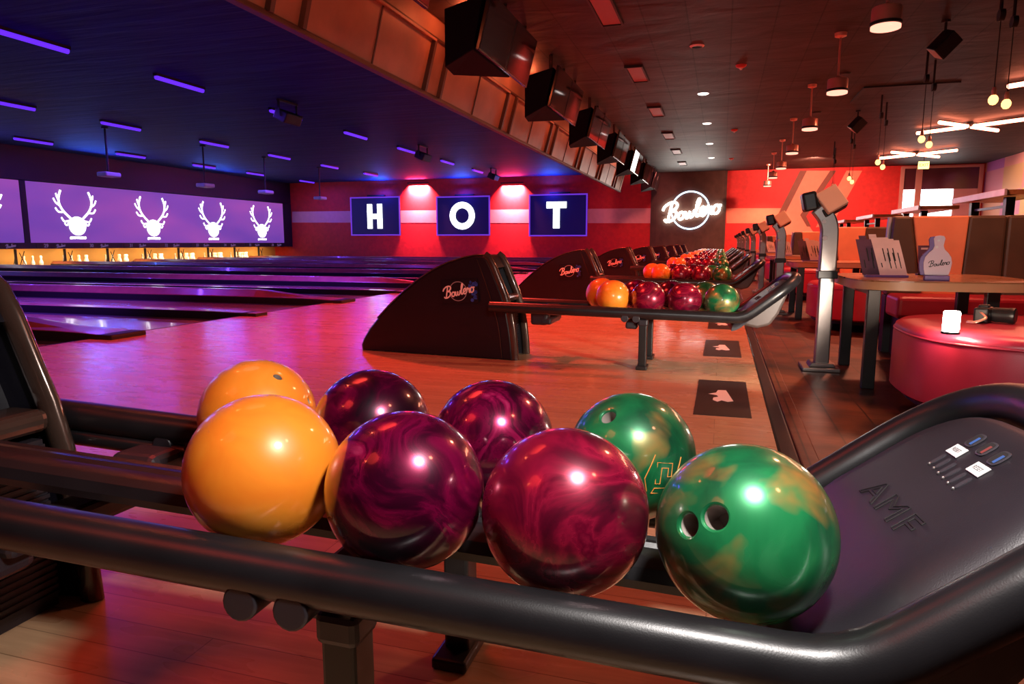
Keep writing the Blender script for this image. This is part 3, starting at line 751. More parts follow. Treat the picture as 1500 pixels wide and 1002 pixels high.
# ------------------------------------------------------------------ window in the back wall
def wz(px, py): q = at(px, py, 1, YW); return q
a, b = wz(1322, 250), wz(1432, 302)
x0, x1 = a.x, b.x; xm0, xm1 = wz(1341, 260).x, wz(1350, 260).x
zt, zl, zb_ = min(ZC - .12, wz(1380, 243).z), wz(1360, 277.5).z, wz(1360, 302).z
win = thing('window_1', 'tall framed window on the back wall, dark above and glowing below', 'window', ((x0 + x1) / 2, YW - .01, 0)); win['kind'] = 'structure'
del win['label']; del win['category']
cx = (x0 + x1) / 2
bm = B()
for xx, w in ((x0, .14), (x1, .14), ((xm0 + xm1) / 2, xm1 - xm0)): box(bm, (xx - cx, -.05, zt / 2), (w, .12, zt))
box(bm, (0, -.05, zt + .03), (x1 - x0 + .14, .12, .10)); obj('window_frame', bm, M['frame'], win, bevel=.01)
bm = B(); box(bm, ((x0 + xm0) / 2 - cx, -.02, (zt + zl) / 2), (xm0 - x0, .03, zt - zl)); box(bm, ((x1 + xm1) / 2 - cx, -.02, (zt + zl) / 2), (x1 - xm1, .03, zt - zl)); obj('dark_pane', bm, mat('maroon glass', (.10, .03, .05), .12, coat=.4), win)
xl = wz(1395, 290).x
bm = B(); box(bm, ((x0 + xm0) / 2 - cx, -.025, (zl + zb_ - .7) / 2), (xm0 - x0, .04, zl - zb_ + .7)); box(bm, ((xm1 + xl) / 2 - cx, -.025, (zl + zb_ - .7) / 2), (xl - xm1, .04, zl - zb_ + .7)); obj('lit_pane', bm, M['winlit'], win)
bm = B(); box(bm, ((xl + x1) / 2 - cx, -.022, (zl + zb_ - .7) / 2), (x1 - xl, .03, zl - zb_ + .7)); obj('pale_pane', bm, mat('pale pink glass', (.7, .45, .5), .2), win)

def superell(rx, ry, e=3.0, m=48): 
    out = []
    for i in range(m):
        a = 2 * pi * i / m; c, s = cos(a), sin(a); out.append((rx * abs(c) ** (2 / e) * (1 if c >= 0 else -1), ry * abs(s) ** (2 / e) * (1 if s >= 0 else -1)))
    return out
# ------------------------------------------------------------------ ball returns
def ss(a, b, t): t = max(0, min(1, (t - a) / (b - a))); return t * t * (3 - 2 * t)
HP = [(-2.57, .0), (-2.575, .04), (-2.555, .085), (-2.50, .165), (-2.42, .25), (-2.32, .345), (-2.20, .445), (-2.08, .535), (-1.95, .612), (-1.82, .668), (-1.70, .702), (-1.61, .718), (-1.555, .718), (-1.525, .695), (-1.49, .63), (-1.455, .545), (-1.415, .45), (-1.385, .35), (-1.362, .23), (-1.348, .11), (-1.34, .0)]
def hw(x): return .045 + .125 * ss(-2.75, -1.45, x) ** .8     # half width along the hood
def build_ball_return(label):
    t = thing('ball_return', label, 'ball return', group='ball returns along the approach')
    # hood shell
    bm = B(); L_, Rr, LI, RI = [], [], [], []
    n = len(HP); ch = .018
    cx_, cz_ = -1.85, .25
    for (x, z) in HP:
        w = hw(x); d = V((cx_ - x, 0, cz_ - z)).normalized() * ch
        L_.append(bm.verts.new((x + d.x, -w, max(z + d.z, 0)))); LI.append(bm.verts.new((x, -w + ch, z)))
        Rr.append(bm.verts.new((x + d.x, w, max(z + d.z, 0)))); RI.append(bm.verts.new((x, w - ch, z)))
    bm.faces.new(L_); bm.faces.new(Rr[::-1])
    for i in range(n - 1):
        bm.faces.new((L_[i], L_[i + 1], LI[i + 1], LI[i])); bm.faces.new((RI[i], RI[i + 1], Rr[i + 1], Rr[i]))
        if i < 14: bm.faces.new((LI[i], LI[i + 1], RI[i + 1], RI[i]))
    # recessed rear: inner faces set in
    rear = [i for i in range(14, n)]
    inn = [[bm.verts.new((HP[i][0] - .10, sy * (hw(HP[i][0]) - .035), HP[i][1] - (.03 if i == 14 else 0))) for i in rear] for sy in (-1, 1)]
    for q, i in enumerate(rear[:-1]):
        bm.faces.new((LI[i], LI[i + 1], inn[0][q + 1], inn[0][q])); bm.faces.new((RI[i + 1], RI[i], inn[1][q], inn[1][q + 1]))
        bm.faces.new((inn[0][q], inn[0][q + 1], inn[1][q + 1], inn[1][q]))
    bm.faces.new((LI[14], inn[0][0], inn[1][0], RI[14]))
    hood = obj('hood', bm, M['hood'], t, smooth=38)
    # bronze rear edge trims and top trim line
    for sy in (-1, 1):
        bm = B(); sweep(bm, [(x + .004, sy * (hw(x) - .022), z) for x, z in HP[12:]], .030, 12, up=V((0, 1, 0)), flat=.62); obj('edge_trim', bm, M['hoodtrim'], t, smooth=60)
    bm = B(); sweep(bm, [(x, sy * 0 - (hw(x) - .01), z + .001) for x, z in HP[4:13]], .006, 6, up=V((0, 1, 0))); obj('shell_seam', bm, M['hoodtrim'], hood, smooth=60)
    bm = B(); sweep(bm, spline([(-1.60, -hw(-1.6) - .0005, .69), (-1.52, -hw(-1.52) - .0005, .48), (-1.45, -hw(-1.45) - .0005, .25), (-1.42, -hw(-1.42) - .0005, .01)], 5), .0022, 5); obj('panel_line', bm, M['hoodtrim'], hood)
    # ball exit mouth lining and ribbed vent
    bm = B(); prism(bm, [(-1.585, .66), (-1.50, .455), (-1.56, .455), (-1.63, .66)], -.11, .11, lambda u, v, w: V((u, w, v))); obj('ball_mouth', bm, M['dark'], t, bevel=.012)
    bm = B(); box(bm, (-1.435, 0, .42), (.11, .26, .05)); obj('mouth_lip', bm, M['hoodtrim'], t, bevel=.02, seg=3)
    bm = B(); box(bm, (-1.43, 0, .19), (.08, .22, .38))
    for i in range(22): box(bm, (-1.39, 0, .03 + .016 * i), (.012, .22, .008))
    obj('ribbed_vent', bm, M['plastic'], t)
    # decal
    x0_, x1_ = -1.872, -1.592
    o_ = V((x0_, -hw(x0_), .458)); e1 = V((x1_, -hw(x1_), .478)); ex_ = (e1 - o_); 
    Fm = frame((o_ + e1) / 2 + V((0, -.0025, 0)), ex_, (0, 0, 1))
    bm = B(); box(bm, Fm @ V((0, 0, 0)), (ex_.length, .163, .003), Fm.to_3x3()); dec = obj('decal', bm, M['decal_b'], t)
    bm = B(); script(bm, Fm @ Matrix.Translation((-.012, .004, .003)), 0.235, .0054, .25, n=6, sub=5); obj('script_lettering', bm, M['decal_w'], dec)
    bm = B(); ring(bm, Fm @ Matrix.Translation((-.012, .0, .002)), .066, .0028, .3, n=5, m=40); obj('decal_ring', bm, M['decal_ring'], dec)
    bm = B()
    random.seed(3)
    for i in range(26):
        px_, py_ = .075 + random.random() * .058, -.07 + random.random() * .13; q = Fm @ V((px_, py_, .0018))
        lathe(bm, [(0, 0), (.003 + .011 * random.random(), 0)], 10, Matrix.Translation(q) @ Fm.to_3x3().to_4x4())
    obj('decal_swirl', bm, M['decal_blue'], dec)
    return t
def railpath(d, bend=.475, ang=radians(40), R=.16):
    """distance along the rack -> (s, n) with a filleted upward bend"""
    if d < bend: return d, 0.0
    a = (d - bend) / R
    if a < ang: return bend + R * sin(a), R * (1 - cos(a))
    e = d - bend - R * ang
    return bend + R * sin(ang) + e * cos(ang), R * (1 - cos(ang)) + e * sin(ang)
RT, RN, RRAD = .266, -.0905, .0345
D0, D1, DA = -1.06, .475 + .16 * radians(40) + .13, .20
def loop_pt(th, inset=0.0, lift=0.0):
    d = D1 + (DA - inset) * (abs(sin(th)) ** .8); tt = -(RT - inset) * (1 if cos(th) >= 0 else -1) * abs(cos(th)) ** .55
    s, n = railpath(d); return V((s, tt, n + RN + lift))
def build_rack(t):
    kids = []
    # tubular loop
    front = []; d = D0
    while d < D1: front.append(V((railpath(d)[0], -RT, railpath(d)[1] + RN))); d += .03
    loop = [loop_pt(pi * i / 26) for i in range(27)]
    back = [V((p.x, RT, p.z)) for p in front[::-1]]
    def cut(pts, s0): return [p for p in pts if p.x >= s0]
    bm = B(); path = front + loop + [p for p in back if p.x > -1.13]
    sweep(bm, path, RRAD, 20, up=V((0, 0, 1)) if False else None); 
    bmesh.ops.create_uvsphere(bm, u_segments=20, v_segments=10, radius=RRAD, matrix=Matrix.Translation((path[-1].x, RT, path[-1].z)))
    kids.append(obj('rail_loop', bm, M['rail'], t, smooth=50))
    # ribbed centre rail
    bm = B(); pr = [(-.066, -.128), (-.068, -.115), (-.060, -.098), (-.045, -.090), (-.036, -.094), (-.028, -.090), (-.012, -.088), (-.006, -.094), (.006, -.094), (.012, -.088), (.028, -.090), (.036, -.094), (.045, -.090), (.060, -.098), (.068, -.115), (.066, -.128)]
    prism(bm, pr, -1.02, .47, lambda u, v, w: V((w, u, v))); kids.append(obj('centre_rail', bm, M['rail'], t, smooth=30))
    # slim guard tube under the back rail
    bm = B(); sweep(bm, [(-1.08, RT - .015, -.135), (.35, RT - .015, -.135)], .018, 12); kids.append(obj('guard_tube', bm, M['rail'], t, smooth=50))
    # clamps under the rails
    for sx, ty in ((-.175, -RT), (-.105, -RT), (-.74, RT), (-.66, RT)):
        bm = B(); bar(bm, (sx, ty - .03, -.124), (sx, ty + .06, -.124), .024, 16); kids.append(obj('rail_clamp', bm, M['plastic'], t, smooth=40, bevel=.003))
    for sx in (-.70, -.14):
        bm = B(); box(bm, (sx, 0, -.178), (.075, .36, .045)); kids.append(obj('cross_bracket', bm, M['plastic'], t, bevel=.012))
    # end tray: pad inside the loop
    bm = B(); ds = .45
    def ring_pts(inset, lift):
        p = []; k_ = 10
        f = []
        for i in range(k_):
            d_ = ds + inset * .6 + (D1 - ds - inset * .6) * i / k_; q = railpath(d_); f.append(V((q[0], -(RT - inset), q[1] + RN + lift - .055 * (1 - ss(.44, .63, d_)))))
        l = [loop_pt(pi * i / 22, inset, lift) for i in range(23)]
        return f + l + [V((q.x, -q.y, q.z)) for q in f[::-1]]
    rings = []
    for ins, lf in ((.033, -.035), (.034, -.022), (.038, -.008), (.047, .007), (.061, .021), (.080, .030), (.105, .0335), (.14, .034)): rings.append([bm.verts.new(p) for p in ring_pts(ins, lf)])
    for a, b in zip(rings, rings[1:]):
        for i in range(len(a)):
            j = (i + 1) % len(a); bm.faces.new((a[i], a[j], b[j], b[i]))
    # fill the centre with strips across
    last = rings[-1]; m_ = len(last)
    for i in range(m_ // 2 - 1):
        bm.faces.new((last[i], last[i + 1], last[m_ - 2 - i], last[m_ - 1 - i]))
    if m_ % 2: bm.faces.new((last[m_ // 2 - 1], last[m_ // 2], last[m_ // 2 + 1]))
    tray = obj('end_tray', bm, M['plastic'], t, smooth=60); kids.append(tray)
    # skirt hull under the tray
    bm = B(); b0 = railpath(.42); 
    side = [(.52, -.105), (.57, -.085), (.63, -.035), (.70, .03), (.79, .105), (.765, .02), (.735, -.06), (.69, -.13), (.62, -.152), (.53, -.136)]
    prism(bm, side, -.222, .222, lambda u, v, w: V((u, w, v))); kids.append(obj('tray_skirt', bm, M['skirt'], t, smooth=30, bevel=.02, seg=3))
    return kids, tray
def tray_frame():
    """origin and axes of the sloping tray face: x = toward the camera side (-t), y = up the slope"""
    s, n = railpath(D1 - .12); s2, n2 = railpath(D1 + .05)
    up = V((s2 - s, 0, n2 - n)).normalized()
    return up
M['skirt'] = speck('dark moulded skirt', (.075, .055, .05), .42, 0, .1, 300, .2)

def tray_details(t, tray):
    # slope plane through the tray face
    up = tray_frame(); lat = V((0, -1, 0)); nz_ = lat.cross(up)
    def P(d, tt, h=0):
        s, n = railpath(d); return V((s, tt, n + RN + .034)) + nz_ * h
    def Fr(d, tt, h): 
        return frame(P(d, tt, h), lat, up)
    # engraved outline letters
    me = text_mesh('AMF', .050, space=1.15); bmt = bmesh.new(); bmt.from_mesh(me); Fm = Fr(.650, -.012, .0004) @ Matrix.Diagonal((1.85, 1, 1, 1)); bm = B()
    for e in bmt.edges:
        if len(e.link_faces) == 1:
            a, b = (Fm @ v.co for v in e.verts); d_ = (b - a)
            if d_.length > 1e-5: bar(bm, a - d_ * .02, b + d_ * .02, .0010, 5)
    bmt.free(); obj('engraved_letters', bm, M['engrave'], tray)
    for i in range(6):
        tt = .042 - .0206 * i
        Fm = Fr(.744 - .0015 * i, tt, 0)
        bm = B(); prism(bm, [(u * .0042, v * .0125 + (.0) ) for u, v in superell(1, 1, 3, 16)], .0002, .0016, lambda u, v, w: Fm @ V((u, v, w))); obj('groove', bm, M['steel_d'], tray)
        bm = B(); bmesh.ops.create_uvsphere(bm, u_segments=8, v_segments=6, radius=.0026, matrix=Matrix.Translation(Fm @ V((0, -.0125, .001)))); obj('groove_tip', bm, M['steel'], tray)
    for i, mm in enumerate(('blueslot', 'redslot', 'blueslot')):
        Fm = Fr(.796 - .003 * i, .033 - .0415 * i, 0)
        def oval(w_, h_): return [(w_ * u, h_ * v) for u, v in superell(1, 1, 3.2, 24)]
        bm = B(); prism(bm, oval(.0125, .0140), .0002, .0022, lambda u, v, w: Fm @ V((u, v, w))); sl_ = obj('button_slot', bm, M['steel_d'], tray, bevel=.001)
        bm = B(); prism(bm, oval(.0095, .0112), .001, .0028, lambda u, v, w: Fm @ V((u, v, w))); obj('slot_well', bm, M['ink'], sl_)
        bm = B(); box(bm, Fm @ V((.0055, -.002, .0032)), (.0045, .015, .001), Fm.to_3x3()); obj('indicator', bm, M[mm], sl_)
    for i, (dd, tt) in enumerate(((.769, .033), (.763, -.049))):
        Fm = Fr(dd, tt, .0015)
        bm = B(); box(bm, Fm @ V((0, 0, 0)), (.036, .019, .002), Fm.to_3x3()); lb = obj('label_plate', bm, M['label'], tray, bevel=.0008)
        text_obj('label_text', 'RESET', .0090, Fm @ Matrix.Translation((0, 0, .0013)), M['ink'], lb)
M['engrave'] = mat('engraved outline', (.008, .007, .008), .7)
M['steel_d'] = mat('moulded rim', (.05, .045, .055), .3)

def legs(t):
    for ty in (-.215, .20):
        bm = B(); box(bm, (-.46, ty, .158), (.05, .055, .316)); lg = obj('leg', bm, M['black'], t, bevel=.006)
        bm = B(); box(bm, (-.46, ty, .012), (.07, .14, .024)); obj('foot_plate', bm, M['black'], lg, bevel=.006)
        bm = B(); box(bm, (-.46, ty, .300), (.062, .066, .045)); obj('leg_bracket', bm, M['plastic'], lg, bevel=.01)
    for ty in (-.20, .14):
        bm = B(); box(bm, (-1.14, ty, .315), (.12, .09, .11)); obj('rail_bracket', bm, M['plastic'], t, bevel=.02, seg=3)

RACKPOS = {}
def place_rack_kids(kids, o, e):
    for c in kids: c.location = o; c.rotation_euler = e
br0 = build_ball_return('nearest black ball return with the large balls in front of the camera')
kids, tray = build_rack(br0); tray_details(br0, tray); legs(br0)
ORI = {-1: (V((-.395, .006, .4560)), (-.045, .053, .058))}
for k in range(0, 8): ORI[k] = (V((-.40, -.03, .447)), (-.02, .022, .045))
YB = {k: .97 + PP * (k + 1) for k in range(-1, 8)}
place_rack_kids(kids, *ORI[-1]); br0.location = (0, YB[-1], 0)
names0 = {c.name for c in kids}
LABK = {0: 'black ball return whose whole curved hood shows, second from the camera', 1: 'black ball return behind the whole curved hood, third from the camera'}
for k in range(0, 8):
    c = copy_tree(br0); c.location.y = YB[k]; c['label'] = LABK.get(k, 'black ball return in the receding row, %s from the camera' % NAMES[k + 1])
    for ch in c.children:
        if ch.name.split('.')[0] in {n.split('.')[0] for n in names0}: ch.location, ch.rotation_euler = ORI[k][0], ORI[k][1]

# ------------------------------------------------------------------ bowling balls
RB = .1085
def ball_mesh(name, m, holes=()):
    bm = B(); bmesh.ops.create_uvsphere(bm, u_segments=64, v_segments=40, radius=RB)
    me = bpy.data.meshes.new(name); bm.to_mesh(me); bm.free(); me.shade_smooth(); me.materials.append(m); me.materials.append(M['hole'])
    if not holes: return me
    o = bpy.data.objects.new('tmp', me); COL.objects.link(o)
    bmc = B()
    for (dr, rad) in holes:
        Mx = dr.normalized().to_track_quat('Z', 'Y').to_matrix().to_4x4()
        lathe(bmc, [(0, RB - .05), (rad, RB - .05), (rad, RB - .006), (rad * 1.10, RB - .003), (rad * 1.30, RB - .0008), (rad * 1.75, RB + .004), (rad * 1.75, RB + .02), (0, RB + .02)], 40, Mx)
    bmesh.ops.recalc_face_normals(bmc, faces=bmc.faces[:])
    mc = bpy.data.meshes.new('cut'); bmc.to_mesh(mc); bmc.free(); mc.materials.append(m); mc.materials.append(M['hole'])
    oc = bpy.data.objects.new('cut', mc); COL.objects.link(oc)
    md = o.modifiers.new('b', 'BOOLEAN'); md.object = oc; md.operation = 'DIFFERENCE'; md.solver = 'EXACT'
    dg = bpy.context.evaluated_depsgraph_get(); out = bpy.data.meshes.new_from_object(o.evaluated_get(dg)); out.name = name
    bpy.data.objects.remove(o); bpy.data.objects.remove(oc)
    # shading normals: radial on the sphere, face-based in the holes
    bm = bmesh.new(); bm.from_mesh(out); bm.normal_update()
    for f in bm.faces:
        c = f.calc_center_median(); f.smooth = True
        f.material_index = 1 if c.length < RB - .008 else 0
    bm.to_mesh(out); bm.free()
    nl = [None] * len(out.loops)
    for p in out.polygons:
        sph = all(abs(out.vertices[v].co.length - RB) < 2.5e-4 for v in p.vertices)
        for li in p.loop_indices:
            v = out.vertices[out.loops[li].vertex_index].co
            nl[li] = v.normalized() if sph else (p.normal if v.length < RB - .004 else (p.normal * .6 + v.normalized() * .4).normalized())
    out.normals_split_custom_set(nl)
    return out
PLAIN = {c: ball_mesh('bowling_ball', M['b_' + c]) for c in ('orange', 'purple', 'red', 'green')}
def mark_obj(ball, Mx):
    """orange outline emblem engraved on a green ball"""
    bm = B()
    def st(pts, closed=False):
        q = [Mx @ V((x, y, 0)) for x, y in pts]; q = [v.normalized() * (RB + .0002) for v in q]; sweep(bm, q, .0009, 5, closed=closed)
    st([(-.012, .018), (.016, .018), (.016, -.004), (.008, -.004), (.008, .010), (-.004, .010), (-.004, -.016), (-.012, -.016)], True)
    for a in (-.024, .030): st([(a, -.03), (a - .006, -.008), (a + .002, .014), (a + .008, .030)])
    st([(-.012, -.024), (.02, -.024), (.02, -.034), (-.016, -.034)], True)
    obj('engraved_mark', bm, mat('orange outline', (.75, .30, .06), .5) if 'orange outline' not in bpy.data.materials else bpy.data.materials['orange outline'], ball)
near = {  # fitted centres of the eight balls on the nearest rack
 'f': [V((-.620, .809, .476)), V((-.403, .822, .464)), V((-.182, .836, .4535)), V((.041, .857, .445))],
 'b': [V((-.844, 1.092, .470)), V((-.610, 1.113, .459)), V((-.379, 1.135, .446)), V((-.135, 1.155, .431))]}
def hole_dir(c, px):
    d = ray(*px).normalized(); oc = EYE - c; bb = oc.dot(d); cc = oc.dot(oc) - RB ** 2; t_ = -bb - sqrt(max(0, bb * bb - cc)); return (EYE + d * t_ - c)
HOLES = {('f', 3): [((1047, 757), .0137), ((1006, 769), .0130), ((985, 800), .001)], ('b', 3): [((890, 613), .0125), ((862, 600), .0125)], ('b', 0): [((408, 550), .0085), ((455, 587), .0085)]}
CN = ['orange', 'purple', 'red', 'green']; BACKC = ['orange', 'purple', 'purple', 'green']
LAB = {('f', 0): 'pale orange bowling ball at the left end of the front row, nearest rack', ('f', 1): 'plum purple pearl bowling ball beside the orange one, front row of the nearest rack',
 ('f', 2): 'crimson pearl bowling ball beside the green one, front row of the nearest rack', ('f', 3): 'large green bowling ball with two finger holes, front row right end',
 ('b', 0): 'orange bowling ball with a small hole behind the big orange one, nearest rack', ('b', 1): 'plum pearl bowling ball in the back row beside the orange one, nearest rack',
 ('b', 2): 'plum pearl bowling ball in the back row beside the green one, nearest rack', ('b', 3): 'green bowling ball in the back row with an orange outline mark, nearest rack'}
GRP = 'bowling balls on the racks'
for rw in 'fb':
    for i in range(4):
        c = near[rw][i]; col = (CN if rw == 'f' else BACKC)[i]
        hl = [(hole_dir(c, px), r) for px, r in HOLES.get((rw, i), []) if r > .002]
        me = ball_mesh('bowling_ball', M['b_' + col], hl) if hl else PLAIN[col]
        Mi = Matrix.Translation(br0.location + ORI[-1][0]) @ Euler(ORI[-1][1]).to_matrix().to_4x4(); q = Mi.inverted() @ c
        for sg in (-1, 1):
            vv = V((0, q.y - sg * RT, q.z - RN)); need = RB + RRAD + .0012
            if vv.length < need: q = q + vv.normalized() * (need - vv.length)
        c = Mi @ q
        o = bpy.data.objects.new('bowling_ball', me); COL.objects.link(o); o.location = c; tag(o, LAB[(rw, i)], 'bowling ball', GRP)
        if (rw, i) == ('b', 3):
            n_ = hole_dir(c, (972, 695)); Fm = frame(n_.normalized() * RB, V((.9, .35, -.1)), V((-.1, .1, 1))); mark_obj(o, Fm)
        if not hl: o.rotation_euler = (.4 * i, .9 + i, 1.3 * i)
COLN = {'orange': 'orange', 'purple': 'plum', 'red': 'crimson', 'green': 'green'}
FS = [-.27, -.045, .18, .405]; BS = [-.375, -.14, .09, .315]
for k in range(0, 8):
    o_, e_ = ORI[k]; Mx = Matrix.Translation(o_ + V((0, YB[k], 0))) @ Euler(e_).to_matrix().to_4x4()
    for rw, ss_, tt in (('front', FS, -.152), ('back', BS, .152)):
        for i in range(4):
            col = CN[i] if rw == 'front' else BACKC[i]
            if rw == 'front' and i == 1: col = 'red'
            side = {'orange': 'at the hood end', 'green': 'at the tray end'}.get(col, 'beside the orange ball' if i == 1 else 'beside the green ball')
            o = bpy.data.objects.new('bowling_ball', PLAIN[col]); COL.objects.link(o)
            o.location = Mx @ V((ss_[i] + random.uniform(-.004, .004), tt, .0)); o.rotation_euler = [random.uniform(0, 6) for _ in range(3)]
            tag(o, '%s bowling ball %s, %s row of the %s rack' % (COLN[col], side, rw, NAMES[k + 1]), 'bowling ball', GRP)

# ------------------------------------------------------------------ floor emblems
em = None
MK = [(.190, .690), (.245, .682), (.258, .663), (.318, .665), (.372, .745), (.330, .750), (.285, .738), (.255, .748), (.220, .735), (.225, .718), (.262, .712), (.250, .700)]
def mk(px): q = at(1000 + px[0] * 1000 / 5.0125, 440 + px[1] * 1000 / 5.01, 2, 0); return q
corner = at(1016, 607, 2, 0)
for i, y0_ in enumerate((3.26, 5.02, 6.66, 8.66, 10.4)):
    y1_ = y0_ + .86
    lab = 'dark square floor decal with a white mark at the approach edge, %s from the camera' % NAMES[i]
    if em is None:
        em = thing('floor_decal', lab, 'floor decal', (0, y0_, 0), group='dark floor decals along the approach edge')
        bm = B(); box(bm, (.033, .43, .0015), (.262, .86, .003)); obj('decal_sheet', bm, M['matblk'], em)
        bm = B(); prism(bm, [((mk(p).x), (mk(p).y - 3.26)) for p in MK], .003, .004); obj('white_mark', bm, M['whitemark'], em); o = em
    else: o = copy_tree(em)
    o['label'] = lab; o.location = (0, y0_, 0)

# ------------------------------------------------------------------ kiosks
kk = None
for k in range(0, 8):
    lab = 'steel post scoring kiosk with tan monitor back, %s from the camera' % NAMES[k]
    if kk is None:
        kk = thing('scoring_kiosk', lab, 'kiosk', group='scoring kiosks along the approach edge')
        bm = B(); box(bm, (-.01, .02, .012), (.22, .26, .024)); 
        prism(bm, [(-.08, -.07), (.08, -.07), (.08, .1), (-.08, .1)], .024, .05, lambda u, v, w: V((u * (1 if w < .03 else .8), v, w))); obj('base_plate', bm, M['steel'], kk, bevel=.006)
        bm = B(); rsweep(bm, [(0, 0, .02), (0, 0, .60)], .085, .075, V((0, 1, 0))); obj('post', bm, M['steel'], kk, bevel=.008)
        bm = B(); rsweep(bm, [(0, 0, .60)] + spline([(0, 0, .70), (0, 0, .82), (-.005, 0, .90), (-.03, 0, .965), (-.075, 0, 1.02)], 4), .10, .085, V((0, 1, 0))); obj('curved_neck', bm, M['steel'], kk, bevel=.010)
        bm = B(); box(bm, (0, 0, .605), (.115, .10, .05)); obj('collar', bm, M['black'], kk, bevel=.005)
        r_ = Matrix.Rotation(radians(14), 3, 'Z') @ Matrix.Rotation(radians(-30), 3, 'Y') @ Matrix.Rotation(radians(-22), 3, 'X')
        c_ = V((-.005, -.035, 1.065))
        bm = B(); box(bm, c_, (.135, .035, .145), r_); obj('monitor_back', bm, M['tan'], kk, bevel=.006)
        bm = B(); box(bm, c_ + r_ @ V((-.006, .045, -.002)), (.15, .06, .15), r_); obj('monitor_case', bm, M['black'], kk, bevel=.008)
        r2 = Matrix.Rotation(radians(-12), 3, 'Y')
        bm = B(); box(bm, (-.125, .02, 1.055), (.085, .15, .115), r2); obj('keypad_case', bm, M['black'], kk, bevel=.016, seg=3)
        for q in (((-.040, -.045, .93), (-.040, -.052, .93), .012), ((-.03, -.043, .83), (-.03, -.05, .83), .014)):
            bm = B(); bar(bm, q[0], q[1], q[2], 10); obj('screw_cap', bm, M['white'], kk)
        o = kk
    else: o = copy_tree(kk)
    o['label'] = lab; o.location = (.635, 4.70 + PP * k, 0)

